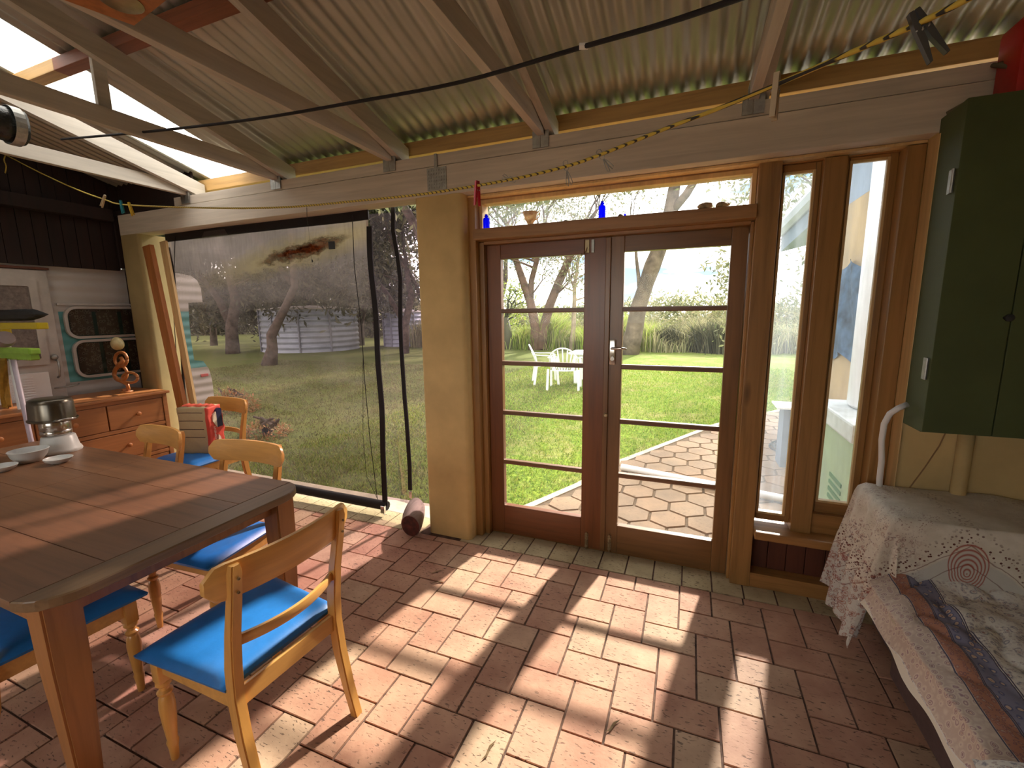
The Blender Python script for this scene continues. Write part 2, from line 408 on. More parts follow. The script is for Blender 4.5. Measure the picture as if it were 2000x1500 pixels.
# trusses
def truss(x, label, side=1, strut=False, chord=True):
    t = thing('roof_truss', label, 'truss', (x, 2.52, 2.52), 'white timber roof trusses along the ceiling')
    bm = B(); box(bm, x, x+.042, -2.5, 2.60, 2.525, 2.615, .003); obj('chord', bm, M['beamy'], t)
    bm = B(); rx = x+.046 if side > 0 else x-.046
    prism(bm, [(2.64, 2.528), (2.64, zroof(2.64)-.095), (-2.5, zroof(-2.5)-.095), (-2.5, zroof(-2.5)-.185), (2.60, 2.526)], 'x', rx, rx+.042)
    obj('rafter', bm, M['beamy'], t)
    for sx in (x-.003, x+.045):
        bm = B()
        prism(bm, [(2.512, 2.462), (2.516, 2.462), (2.516, 2.55), (2.512, 2.55)], 'x', sx-.024, sx+.022)
        prism(bm, [(2.512, 2.50), (2.512, 2.59), (2.56, 2.55), (2.55, 2.5)], 'x', sx-.0015, sx+.0015)
        obj('bracket', bm, M['steel'], t)
    if strut:
        bm = B(); box(bm, x-.03, x-.005, 1.50, 1.56, 2.56, zroof(1.53)-.1, .003); obj('strut', bm, M['beamy'], t)
    return t
truss(-3.86, 'white timber roof truss furthest left, ending above the dark lined wall')
truss(-2.86, 'white timber roof truss second from the left, with a small upright strut by the skylight', strut=True)
truss(-1.86, 'white timber roof truss between the plastic blind and the steel-plated beam joint')
truss(-.84, 'white timber roof truss meeting the beam above the transom cup')
truss(.21, 'white timber roof truss meeting the beam above the tall side windows')
truss(1.24, 'white timber roof truss at the far right end above the green cabinet')
bm = B()
box(bm, -1.562, -1.427, 2.514, 2.5195, 2.312, 2.442); box(bm, -1.508, -1.488, 2.514, 2.5195, 2.44, 2.522)
for i in range(7):
    for j in range(6): box(bm, -1.553+i*.018, -1.547+i*.018, 2.5115, 2.514, 2.322+j*.02, 2.331+j*.02)
tag(obj('nail_plate', bm, M['steel']), 'square grey steel nail plate with strap on the beam joint above the pillar', 'metal plate')

# left side: dark lining above the caravan
bm = B()
y = -2.6
while y < 2.54:
    y1 = min(y+.09, 2.545); zt = min(zroof(y1), zroof(y1))-.03
    prism(bm, [(y+.002, 1.98), (y1-.002, 1.98), (y1-.002, zroof(y1)+.0), (y+.002, zroof(y)+.0)], 'x', -4.93, -4.90); y = y1
prism(bm, [(-2.6, 2.01), (2.54, 2.01), (2.54, 2.72), (-2.6, 4.05)], 'x', -4.95, -4.925)
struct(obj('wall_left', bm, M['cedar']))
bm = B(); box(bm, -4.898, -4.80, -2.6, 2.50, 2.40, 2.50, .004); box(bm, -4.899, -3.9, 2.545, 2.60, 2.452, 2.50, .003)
box(bm, -4.93, -3.87, 2.60, 2.62, 2.45, 2.745, .003); box(bm, -4.93, -4.88, 2.545, 2.62, 2.0, 2.74, .003); box(bm, -4.948, -4.79, 2.60, 2.62, 0, 2.45, .003); struct(obj('trim_1', bm, M['cedar']))  # last box added unseen behind the pillar to keep sun off the caravan

# ================================================================== doors and windows
def rframe(x0, x1, z0, z1, gx0, gx1, gz0, gz1, y0, y1, mz, mx, parent, names=('stile', 'rail')):
    for a, b in ((x0, gx0), (gx1, x1)):
        bm = B(); box(bm, a, b, y0, y1, z0, z1, .003); obj(names[0], bm, mz, parent)
    for a, b in ((z0, gz0), (gz1, z1)):
        bm = B(); box(bm, gx0+.0005, gx1-.0005, y0, y1, a, b, .003); obj(names[1], bm, mx, parent)
def leaf(n, x0, x1, gx0, gx1, gz0, gz1, mz, mx, label):
    d = sempty(n, ((x0+x1)/2, 2.72, .0))
    d['label'] = label
    rframe(x0, x1, .008, 1.985, gx0, gx1, gz0, gz1, 2.70, 2.745, mz, mx, d)
    for z in (1.565, 1.22, .88, .53):
        bm = B(); prism(bm, [(2.702, z-.009), (2.708, z-.014), (2.74, z-.014), (2.74, z+.014), (2.708, z+.014), (2.702, z+.009)], 'x', gx0, gx1)
        obj('glazing_bar', bm, M['munt'], d)
    zs = [gz0, .53, .88, 1.22, 1.565, gz1]
    for a, b in zip(zs, zs[1:]):
        bm = B(); box(bm, gx0, gx1, 2.7215, 2.7235, a+.012, b-.012); obj('pane', bm, M['glass'], d)
    return d
d1 = leaf('door_1', -1.25, -.475, -1.153, -.605, .213, 1.895, M['door1z'], M['door1x'], 'left glazed door leaf of dark reddish timber with five panes')
d2 = leaf('door_2', -.47, .268, -.37, .187, .195, 1.895, M['door2z'], M['door2x'], 'right glazed door leaf of brown timber with chrome lever handle')
bm = B(); box(bm, -.475, -.445, 2.685, 2.699, .01, 1.98, .003); obj('meeting_bead', bm, M['door2z'], d2)
bm = B(); box(bm, -.442, -.405, 2.690, 2.699, 1.235, 1.385, .004)
lathe(bm, [(.012, 0), (.012, .006)], (0, 0, 0), 12, Matrix.Translation((-.423, 2.689, 1.27)) @ Matrix.Rotation(PI/2, 4, 'X'))
hp = obj('lock_plate', bm, M['chrome'], d2, auto=40)
bm = B(); tube(bm, [(-.423, 2.69, 1.335), (-.423, 2.655, 1.335), (-.415, 2.648, 1.335), (-.37, 2.645, 1.338), (-.335, 2.646, 1.334)], [.008, .008, .008, .007, .006], 10); obj('lever', bm, M['chrome'], hp, smooth=True)
bm = B(); lathe(bm, [(.013, 0), (.013, .006), (.008, .01)], (0, 0, 0), 12, Matrix.Translation((-.455, 2.685, .92)) @ Matrix.Rotation(PI/2, 4, 'X')); obj('small_lock', bm, M['brass'], d2)
def bolt(x, z, p):
    bm = B(); box(bm, x-.011, x+.011, 2.694, 2.70, z-.05, z+.05, .001); tube(bm, [(x, 2.690, z-.06), (x, 2.690, z+.06)], .005, 8)
    for q in (-.035, 0, .035): box(bm, x-.009, x+.009, 2.683, 2.695, z+q-.006, z+q+.006, .001)
    box(bm, x-.004, x+.004, 2.675, 2.69, z-.004, z+.004); obj('bolt', bm, M['brass'], p)
bolt(-.565, .06, d1); bolt(-.415, .07, d2)
bm = B(); box(bm, -.60, -.575, 2.692, 2.70, 1.90, 1.975, .001); tube(bm, [(-.587, 2.69, 1.93), (-.60, 2.675, 1.89), (-.615, 2.675, 1.885), (-.622, 2.68, 1.90)], .003, 6)
obj('hook_catch', bm, M['brass'], d1)
bm = B(); box(bm, -.562, -.545, 2.692, 2.70, 1.90, 1.975, .001); obj('catch_plate', bm, M['steel'], d1)

# frames (outer)
fr = sempty('trim_2', (-.45, 2.68, 0)); fr['label'] = 'timber door frame with thick transom shelf rail'
def part(nm, mt, p, *bx, bev=.003):
    bm = B()
    for b in bx: box(bm, *b, bev)
    return obj(nm, bm, mt, p)
part('jamb', M['framez'], fr, (-1.40, -1.285, 2.61, 2.80, 0, 2.28))
part('jamb', M['framez'], fr, (.285, .385, 2.615, 2.80, 0, 2.28))
part('door_stop', M['framez'], fr, (-1.285, -1.252, 2.66, 2.78, 0, 2.0))
part('door_stop', M['framez'], fr, (.27, .285, 2.66, 2.78, 0, 2.0))
part('transom_rail', M['framex'], fr, (-1.285, .285, 2.58, 2.78, 2.005, 2.072))
part('door_stop', M['framex'], fr, (-1.25, .27, 2.655, 2.70, 1.985, 2.005))
part('door_stop', M['framex'], fr, (-1.25, .27, 2.746, 2.78, 1.96, 2.006))
part('head', M['framex'], fr, (-1.40, .94, 2.665, 2.78, 2.262, 2.32))
part('threshold', M['framex'], fr, (-1.285, .285, 2.712, 2.80, -.02, .006))
w1 = sempty('window_1', (-.45, 2.7, 2.07)); w1['label'] = 'wide low transom window above the doors'
for a in ((-1.284, -1.262, 2.67, 2.76, 2.073, 2.262), (.262, .284, 2.67, 2.76, 2.073, 2.262)): part('glazing_bead', M['framel'], w1, a)
part('glazing_bead', M['framel'], w1, (-1.262, .262, 2.67, 2.76, 2.238, 2.262))
part('pane', M['glass_t'], w1, (-1.262, .262, 2.712, 2.716, 2.074, 2.238), bev=0)
# side windows
def sidewin(n, x0, x1, z0, z1, gx0, gx1, gz0, gz1, label):
    w = sempty(n, ((x0+x1)/2, 2.7, z0)); w['label'] = label
    rframe(x0, x1, z0, z1, gx0-.012, gx1+.012, gz0-.012, gz1+.012, 2.685, 2.745, M['framez'], M['framex'], w)
    bm = B(); 
    for a in ((gx0-.012, gx0, gz0-.012, gz1+.012), (gx1, gx1+.012, gz0-.012, gz1+.012)): box(bm, a[0], a[1], 2.68, 2.70, a[2], a[3], .002)
    for a in ((gz0-.012, gz0), (gz1, gz1+.012)): box(bm, gx0, gx1, 2.68, 2.70, a[0], a[1], .002)
    obj('glazing_bead', bm, M['framel'], w)
    part('pane', M['glass_s'], w, (gx0-.004, gx1+.004, 2.708, 2.712, gz0-.004, gz1+.004), bev=0)
sidewin('window_2', .386, .562, .385, 2.262, .411, .528, .433, 2.215, 'left of the two tall narrow side windows, glass with painted haze and reflections')
sidewin('window_3', .656, .862, .47, 2.262, .687, .82, .54, 2.235, 'right of the two tall narrow side windows, shorter, glass with painted haze and reflections')
part('mullion', M['framez'], fr, (.562, .656, 2.635, 2.79, .36, 2.262))
part('window_jamb', M['framez'], fr, (.862, .932, 2.60, 2.79, 0, 2.262))
part('window_rail', M['framex'], fr, (.656, .862, 2.655, 2.78, .362, .47))
part('sill', M['framex'], fr, (.385, .935, 2.56, 2.79, .315, .362), bev=.008)
part('kick_rail', M['framex'], fr, (.385, .935, 2.62, 2.79, 0, .085))
bm = B()
for i in range(6): box(bm, .387+i*.0915, .387+(i+1)*.0915-.003, 2.70, 2.72, .085, .315, .003)
box(bm, .385, .935, 2.72, 2.74, .08, .33)
obj('kick_panel', bm, M['cedar2'], fr)
part('reveal_bead', M['framel'], fr, (.932, .938, 2.50, 2.60, .36, 2.27))
part('reveal_head', M['framel'], fr, (-1.33, .932, 2.60, 2.665, 2.266, 2.279))

# ================================================================== PVC blinds
def m_pvc():
    m = Mt('clear_plastic_blind'); tr = m.N('BsdfTransparent'); X, Y, Z = m.xyz()
    n = m.noise(m.co((.5, 1, 1.6)), 2.2, 6, .65, 1.2); f = m.noise(m.co((6, 6, 1)), 8, 3)
    # haze: stronger at top and at lower left; object origin is the blind's bottom middle
    top = m.ramp(m.math('MULTIPLY', Z, .45), [(.68, (0,)*3), (.93, (1,)*3)])
    ll = m.ramp(m.math('ADD', m.math('MULTIPLY', X, -.35), m.math('MULTIPLY', Z, -.28)), [(-0.0, (0,)*3), (.55, (.5,)*3)])
    hz = m.math('ADD', m.math('ADD', m.math('MULTIPLY', top, .48), m.math('MULTIPLY', ll, .22)),
                m.math('MULTIPLY', m.ramp(n, [(.42, (0,)*3), (.75, (1,)*3)]), .16))
    hz = m.math('ADD', m.math('MULTIPLY', hz, m.math('ADD', m.math('MULTIPLY', f, .5), .75)), .03)
    tl = m.N('BsdfTranslucent'); df = m.N('BsdfDiffuse')
    # rust streak
    u = m.math('SUBTRACT', X, .42); w = m.math('SUBTRACT', m.math('SUBTRACT', Z, 1.99), m.math('MULTIPLY', u, .17))
    w = m.math('ADD', w, m.math('MULTIPLY', m.math('SUBTRACT', m.noise(m.co((3, 3, 6)), 2.5, 5, .7), .5), .16))
    e = m.math('SQRT', m.math('ADD', m.math('POWER', m.math('DIVIDE', u, .34), 2.0), m.math('POWER', m.math('DIVIDE', w, .045), 2.0)))
    rust = m.ramp(m.math('MULTIPLY', e, .25), [(.12, (1,)*3), (.26, (.75,)*3), (.36, (0,)*3)])
    e2 = m.math('SQRT', m.math('ADD', m.math('POWER', m.math('DIVIDE', u, 1.1), 2.0), m.math('POWER', m.math('DIVIDE', w, .13), 2.0)))
    halo = m.ramp(m.math('MULTIPLY', e2, .5), [(.2, (1,)*3), (.6, (0,)*3)])
    rc = m.ramp(m.noise(m.co((3, 3, 8)), 6, 5), [(.35, (.006, .001, .0005)), (.62, (.045, .008, .0015))])
    hc = m.mix(halo, (.25, .21, .215), (.30, .24, .15)); col = m.mix(rust, hc, rc)
    m.L(col, tl.inputs[0]); m.L(col, df.inputs[0]); tr.inputs[0].default_value = (.41, .355, .36, 1)
    a = m.N('MixShader'); m.L(df.outputs[0], a.inputs[1]); m.L(tl.outputs[0], a.inputs[2]); a.inputs[0].default_value = .6
    fac = m.math('MAXIMUM', m.math('MAXIMUM', hz, m.math('MULTIPLY', rust, .93)), m.math('MULTIPLY', halo, .55))
    b = m.N('MixShader'); m.L(fac, b.inputs[0]); m.L(tr.outputs[0], b.inputs[1]); m.L(a.outputs[0], b.inputs[2])
    g = m.N('BsdfGlossy', Roughness=.12); c = m.N('MixShader'); c.inputs[0].default_value = .03
    m.L(b.outputs[0], c.inputs[1]); m.L(g.outputs[0], c.inputs[2]); m.L(c.outputs[0], m.out.inputs[0]); return m.m
M['pvc'] = m_pvc()
M['pvc2'] = glass('violet_plastic_blind', (.66, .55, .64), .18, (.22, .18, .22), 4, (1, 1, .5))
bl = thing('plastic_blind', 'large clear plastic roll-down blind with black edging and rusty stain', 'blind', (-3.22, 2.65, .05))
def wav(X, Z): return .018*math.sin(X*3.1+Z*1.4)+.008*math.sin(X*7-Z*3)+.006*math.sin(Z*9+X*2)
bm = B(); gridmesh(bm, lambda u, v: Vector((-4.37+2.22*u+.03*(1-v)*(1-u)*4*u*0, 2.65+wav(-4.37+2.22*u, .05+2.2*v), .09+2.17*v)), 50, 40)
obj('sheet', bm, M['pvc'], bl, smooth=True)
def strip(bm, pts, w, t=.004):
    """flat strip in the wall plane along pts"""
    fr_ = [Vector(p) for p in pts]; secs = []
    for i, p in enumerate(fr_):
        d = (fr_[min(i+1, len(fr_)-1)]-fr_[max(i-1, 0)]).normalized(); s = Vector((d.z, 0, -d.x))*w/2; q = Vector((0, t, 0))
        secs.append([p-s-q, p+s-q, p+s+q, p-s+q])
    loft(bm, secs)
bm = B(); strip(bm, [(-4.37+k*.2236, 2.645+wav(-4.37+k*.2236, 2.2)*.4, 2.252) for k in range(11)], .075, .006); obj('top_hem', bm, M['black'], bl)
bm = B(); strip(bm, [(-2.14+.004*math.sin(k), 2.645+wav(-2.14, .08+k*.1), .08+k*.11) for k in range(20)], .045); obj('side_hem', bm, M['black'], bl)
bm = B(); strip(bm, [(-4.37, 2.645+wav(-4.37, .08+k*.1), .08+k*.11) for k in range(20)], .03); obj('side_hem', bm, M['black'], bl)
bm = B(); tube(bm, [(-4.37, 2.645, .085), (-3.2, 2.645, .082), (-2.125, 2.645, .075)], .036, 12); obj('bottom_bar', bm, M['black'], bl, auto=50)
bm = B(); box(bm, -2.155, -2.12, 2.60, 2.62, .03, .09, .002); tube(bm, [(-2.135, 2.605, .04), (-2.12, 2.60, .02), (-2.10, 2.60, .03)], .003, 6); obj('buckle', bm, M['chrome'], bl)
bm = B(); tube(bm, [at(688, 420, 2.60), at(692, 520, 2.59), at(706, 640, 2.59), at(712, 740, 2.59), at(722, 850, 2.59), at(737, 975, 2.60)], .0028, 5); obj('pull_cord', bm, M['black'], bl)
bm = B(); tube(bm, [at(709, 700, 2.6), at(709, 850, 2.6), at(716, 930, 2.6), at(736, 972, 2.60)], .0018, 5); obj('pull_cord', bm, M['black'], bl)
bm = B(); tube(bm, [at(342, 462, 2.61), at(338, 600, 2.6), at(345, 700, 2.6), at(364, 800, 2.6), at(372, 860, 2.6)], .003, 5); obj('pull_cord', bm, M['black'], bl)
bm = B(); a = at(648, 479, 2.62); box(bm, a.x-.03, a.x+.03, 2.618, 2.622, a.z-.028, a.z+.028, .002); obj('badge', bm, M['rubber'], bl)
bm = B(); tube(bm, [at(599, 405, 2.50), at(600, 430, 2.55), at(602, 440, 2.6)], .002, 5); lathe(bm, [(.004, 0), (.006, .01), (.002, .02)], at(610, 512, 2.62), 8); tube(bm, [at(602, 440, 2.61), at(609, 512, 2.615)], .0012, 4); obj('tie_string', bm, M['rubber'], bl)
b2 = thing('plastic_strip_blind', 'narrow violet-tinted plastic strip beside the cream pillar with wavy black zip edge', 'blind', (-1.88, 2.70, .05))
bm = B(); gridmesh(bm, lambda u, v: Vector((-2.165+.48*u, 2.70+.01*math.sin(u*9+v*4), .10+2.16*v)), 12, 20); obj('sheet', bm, M['pvc2'], b2, smooth=True)
bm = B(); strip(bm, [at(768+3*k*.0+(0, 0, 8, 14, 14, 14, 16, 19, 22, 26, 29, 32, 33)[k], 405+46*k, 2.68) for k in range(13)], .032); obj('zip_edge', bm, M['black'], b2)
bm = B(); box(bm, -1.93, -1.905, 2.662, 2.672, .16, .22, .003); obj('buckle', bm, M['chrome'], b2)
bm = B(); box(bm, -1.69, -1.672, 2.66, 2.74, 0.02, 2.279, .002); tag(obj('jamb_batten', bm, M['plank']), 'thin orange-brown batten up the left side of the cream pillar', 'batten')
# planks leaning by left pillar
def lean(name, p0, p1, w, t, mat, label, cat='plank'):
    bm = B(); p0 = Vector(p0); p1 = Vector(p1); d = (p1-p0).normalized(); s = Vector((1, 0, 0)); s = (s-d*s.dot(d)).normalized(); q = d.cross(s)
    loft(bm, [[p+s*a*w/2+q*b*t/2 for a, b in ((-1, -1), (1, -1), (1, 1), (-1, 1))] for p in (p0, p1)])
    return tag(obj(name, bm, mat), label, cat)
lean('timber_plank', (-4.06, 2.47, .0), (-4.355, 2.49, 2.16), .10, .035, M['plank'], 'orange-brown timber plank leaning in the corner beside the blind')
lean('timber_plank', (-4.03, 2.53, .0), (-4.26, 2.56, 2.2), .075, .02, M['framel'], 'pale timber plank leaning behind the orange-brown plank')
# ================================================================== log
lg = thing('log', 'short weathered log lying against the cream pillar foot', 'log', (-1.76, 2.5, 0))
bm = B()
secs = []
for k, Y in enumerate((2.41, 2.45, 2.52, 2.60, 2.66)):
    rr = (.078, .084, .084, .080, .072)[k]
    secs.append([(-1.745-(Y-2.41)*.46+rr*math.cos(2*PI*i/22)*(1+.05*math.sin(3*i)), Y, .089+.004*k+rr*math.sin(2*PI*i/22)*(1+.04*math.cos(5*i))) for i in range(22)])
loft(bm, secs); obj('bark', bm, wood('weathered_log', (.34, .26, .22), 'y', .4, .9), lg, auto=60)
bm = B(); lathe(bm, [(.0, 0), (.07, 0), (.074, .004), (.0, .004)], (0, 0, 0), 22, Matrix.Translation((-1.745, 2.41, .089)) @ Matrix.Rotation(PI/2, 4, 'X')); obj('cut_end', bm, plain('dark_cut_wood', (.09, .02, .015), .8, .4, 20), lg)

# ================================================================== chairs
def chairproto():
    t = thing('dining_chair', 'honey timber dining chair with bright blue vinyl seat, foreground at the table end', 'chair', (0, 0, 0), 'dining chairs around the table')
    # local: front +Y
    m_, mx = M['chair'], M['chairx']
    for s in (-1, 1):
        bm = B(); secs = []
        for y, z in ((-.275, 0), (-.245, .12), (-.212, .27), (-.20, .40), (-.205, .50), (-.225, .62), (-.25, .74), (-.265, .83), (-.268, .855)):
            w = .017 if z < .8 else (.0165 if z < .85 else .012); dpt = .022 if .15 < z < .6 else .016
            if z > .85: dpt = .012
            secs.append([(s*.195+a*w, y+b*dpt, z) for a, b in ((-1, -1), (1, -1), (1, 1), (-1, 1))])
        loft(bm, secs)
        es = [e for e in bm.edges if abs((e.verts[0].co-e.verts[1].co).normalized().z) > .7]
        bmesh.ops.bevel(bm, geom=es, offset=.004, segments=2, affect='EDGES')
        p = obj('rear_leg', bm, m_, t, auto=45)
        for z in (.77, .815):
            bm = B(); yy = -.253-.018-(z-.74)*.17
            lathe(bm, [(.0045, 0), (.0045, .004), (.0035, .004), (.0035, .002)], (0, 0, 0), 10, Matrix.Translation((s*.195, yy+.002, z)) @ Matrix.Rotation(PI/2, 4, 'X'))
            obj('screw', bm, M['brass'], p)
    for s in (-1, 1):
        bm = B(); box(bm, s*.205-.022, s*.205+.022, .165, .209, .32, .42, .004)
        lathe(bm, [(.011, 0), (.013, .01), (.015, .05), (.019, .075), (.0155, .085), (.017, .1), (.022, .16), (.025, .215), (.022, .25), (.016, .262), (.023, .27), (.024, .278), (.016, .286), (.015, .296), (.024, .306), (.024, .318), (.02, .325)], (s*.205, .187, 0), 16)
        obj('front_leg', bm, m_, t, auto=35)
    bm = B()
    box(bm, -.183, .183, .172, .194, .355, .42, .003); box(bm, -.178, .178, -.21, -.19, .355, .42, .003)
    for s in (-1, 1):
        secs = [[(s*xc+a*.010, y, z) for a, z in ((-1, .355), (1, .355), (1, .42), (-1, .42))] for xc, y in ((.192, -.19), (.204, .17))]
        loft(bm, secs)
    obj('seat_frame', bm, mx, t)
    bm = B()
    def seatf(u, v):
        hw = .218+.036*v; x_ = (u*2-1); y_ = -.185+.425*v
        e = min(1, (1-abs(x_))*7)*min(1, (v)*9)*min(1, (1-v)*9); e = max(0, e)
        dome = .022*(1-x_*x_)*(1-(2*v-1)**2*.8)
        return Vector((x_*hw, y_, .43+.022*math.sqrt(e)+dome*.7))
    gridmesh(bm, seatf, 25, 25)
    bot = [v for v in bm.verts if any(len(e.link_faces) == 1 for e in v.link_edges)]
    ee = [e for e in bm.edges if len(e.link_faces) == 1]
    r = bmesh.ops.extrude_edge_only(bm, edges=ee); nv = [g for g in r['geom'] if isinstance(g, bmesh.types.BMVert)]
    for v in nv: v.co.z = .419; v.co.x *= .985; v.co.y = v.co.y*.985
    bmesh.ops.contextual_create(bm, geom=[g for g in r['geom'] if isinstance(g, bmesh.types.BMEdge)])
    obj('seat_cushion', bm, M['vinyl'], t, auto=50)
    def rail(z0, z1, hw, bow, y0, th, rnd, sl):
        bm = B(); secs = []; n = 21
        for i in range(n):
            q = i/(n-1)*2-1; X = hw*q; yb = y0-bow*(1-q*q)
            k = max(0.0, abs(q)-1+rnd)/rnd if rnd else 0; kk = math.sqrt(max(0, 1-k*k)) if rnd else 1
            zc = (z0+z1)/2; h = (z1-z0)/2*max(kk, .35)
            sec = []
            for a, b in ((-1, -.75), (-.7, -1), (.7, -1), (1, -.75), (1, .75), (.7, 1), (-.7, 1), (-1, .75)):
                sec.append((X, yb+a*th/2-(b*h)*sl, zc+b*h))
            secs.append(sec)
        loft(bm, secs); return bm
    obj('crest_rail', rail(.745, .862, .262, .05, -.225, .020, .16, .12), mx, t, auto=50)
    obj('lower_rail', rail(.565, .602, .18, .045, -.212, .016, 0, .1), mx, t, auto=50)
    return t
ch = chairproto()
def place(o, x, y, deg): o.location = (x, y, 0); o.rotation_euler = (0, 0, math.radians(deg))
G = 'dining chairs around the table'
dup(ch, (-2.23, 1.40, 0), math.radians(180+4), 'dining chair tucked under the table\'s far side, nearest the blind\'s free edge')
dup(ch, (-3.10, 1.44, 0), math.radians(180-6), 'dining chair with back turned at the table\'s far side, in front of the bag chair')
dup(ch, (-3.66, 2.29, 0), math.radians(180-2), 'dining chair by the blind holding the cement bag on its blue seat')
dup(ch, (-2.28, .74, 0), math.radians(0), 'dining chair mostly hidden under the table at the left picture edge')
place(ch, -1.43, .985, 90-3)

# ================================================================== table
tb = thing('dining_table', 'large worn brown timber dining table with rounded corners', 'table', (-2.76, 1.0, 0))
def rpoly(x0, x1, y0, y1, r, n=7):
    pts = []
    for cx, cy, a0 in ((x1-r, y1-r, 0), (x0+r, y1-r, 90), (x0+r, y0+r, 180), (x1-r, y0+r, 270)):
        for k in range(n): a = math.radians(a0+90*k/(n-1)); pts.append((cx+r*math.cos(a), cy+r*math.sin(a)))
    return pts
TX0, TX1, TY0, TY1 = -3.95, -1.64, .52, 1.48
def slab(bm, poly, z0, z1, ch):
    c = Vector((sum(p[0] for p in poly)/len(poly), sum(p[1] for p in poly)/len(poly)))
    def ins(d): return [(p[0]-(1 if p[0] > c.x else -1)*d, p[1]-(1 if p[1] > c.y else -1)*d) for p in poly]
    loft(bm, [[(*p, z) for p in q] for q, z in ((ins(ch), z0), (poly, z0+ch), (poly, z1-ch), (ins(ch), z1))])
bm = B()
# boards run along X, clipped corners at the left end
ys = [TY0, .745, .98, 1.215, TY1]
for k in range(4):
    for xa, xb in ((TX0, -2.83), (-2.828, -1.755)):
        box(bm, xa, xb, ys[k]+.0012, ys[k+1]-.0012, .728, .76, .0015)
obj('tabletop', bm, M['table'], tb)
bm = B(); r = .13
pts = [(-1.753, TY0), *[(TX1-r+r*math.sin(a), TY0+r-r*math.cos(a)) for a in [math.radians(d) for d in range(25, 91, 13)]], *[(TX1-r+r*math.cos(a), TY1-r+r*math.sin(a)) for a in [math.radians(d) for d in range(0, 66, 13)]], (-1.753, TY1)]
slab(bm, pts, .727, .7605, .004); obj('end_board', bm, M['tableend'], tb)
bm = B(); box(bm, TX0+.1, -1.74, TY0+.05, TY0+.072, .65, .727, .003); box(bm, TX0+.1, -1.74, TY1-.072, TY1-.05, .65, .727, .003); box(bm, -1.76, -1.738, TY0+.07, TY1-.07, .65, .727, .003)
obj('apron', bm, M['tableleg'], tb)
for X, Y in ((-1.745, .605), (-1.745, 1.395), (-3.82, .605), (-3.82, 1.395)):
    bm = B(); loft(bm, [[(X+a*w, Y+b*w, z) for a, b in ((-1, -1), (1, -1), (1, 1), (-1, 1))] for w, z in ((.028, 0), (.046, .52), (.048, .727))])
    bmesh.ops.bevel(bm, geom=[e for e in bm.edges if abs((e.verts[0].co-e.verts[1].co).normalized().z) > .7], offset=.006, segments=2, affect='EDGES')
    obj('leg', bm, M['tableleg'], tb)

# ================================================================== things on the table
enamel = plain('pale_enamel', (.62, .62, .60), .3, .04, 8); pan = plain('dark_steel_pan', (.16, .14, .11), .28, .2, 6, metal=.85)
pot = plain('steel_pot', (.5, .46, .42), .2, .06, 12, metal=.9)
cc = Vector((-3.50, 1.37, .76))
bm = B(); lathe(bm, [(.096, 0), (.099, .008), (.094, .022), (.088, .03), (.076, .095), (.07, .10), (.0, .101)], cc, 40)
tag(obj('white_basin', bm, enamel, auto=50), 'white basin turned upside down at the bottom of the pan stack', 'bowl')
bm = B(); c2_ = cc+Vector((-.015, .0, .101)); lathe(bm, [(.066, 0), (.072, .008), (.072, .028), (.069, .032), (.072, .038), (.072, .075), (.068, .09), (.0, .091)], c2_, 40)
tag(obj('steel_pot', bm, pot, auto=50), 'shiny steel pot upside down between white basin and dark pan', 'pot')
c3 = c2_+Vector((-.035, .01, .085))
t = thing('roasting_pan', 'dark oval roasting pan upside down on top of the pan stack', 'pan', c3)
bm = B(); lathe(bm, [(.112, 0), (.116, .006), (.116, .012), (.108, .016), (.104, .105), (.097, .128), (.085, .134), (.0, .133)], (0, 0, 0), 44, Matrix.Translation(c3) @ Matrix.Diagonal((1.08, .95, 1, 1))); obj('body', bm, pan, t, auto=50)
for s in (1, -1):
    bm = B(); tube(bm, [c3+Vector(p) for p in ((s*.115, -.04, .010), (s*.155, -.036, .018), (s*.165, -.015, .02), (s*.165, .015, .02), (s*.155, .036, .018), (s*.115, .04, .010))], .009, 10, .7); obj('handle', bm, pot, t, smooth=True)
def bowl(c, R, h, name, label, mat=enamel):
    bm = B(); lathe(bm, [(R*.55, 0), (R*.6, .004), (R*.9, h*.55), (R, h), (R*1.03, h+.002), (R*1.0, h+.004), (R*.95, h), (R*.82, h*.55), (R*.5, .010), (.0, .008)], c, 40)
    return tag(obj(name, bm, mat, auto=60), label, 'bowl')
bowl(Vector((-3.41, 1.20, .76)), .082, .066, 'grey_bowl', 'wide grey-white bowl behind the two white saucers')
bowl(Vector((-3.225, 1.245, .76)), .060, .026, 'saucer', 'right-hand white saucer on the table, in front of the basin')
bowl(Vector((-3.34, 1.065, .76)), .060, .026, 'saucer', 'left-hand white saucer on the table, in front of the grey bowl')

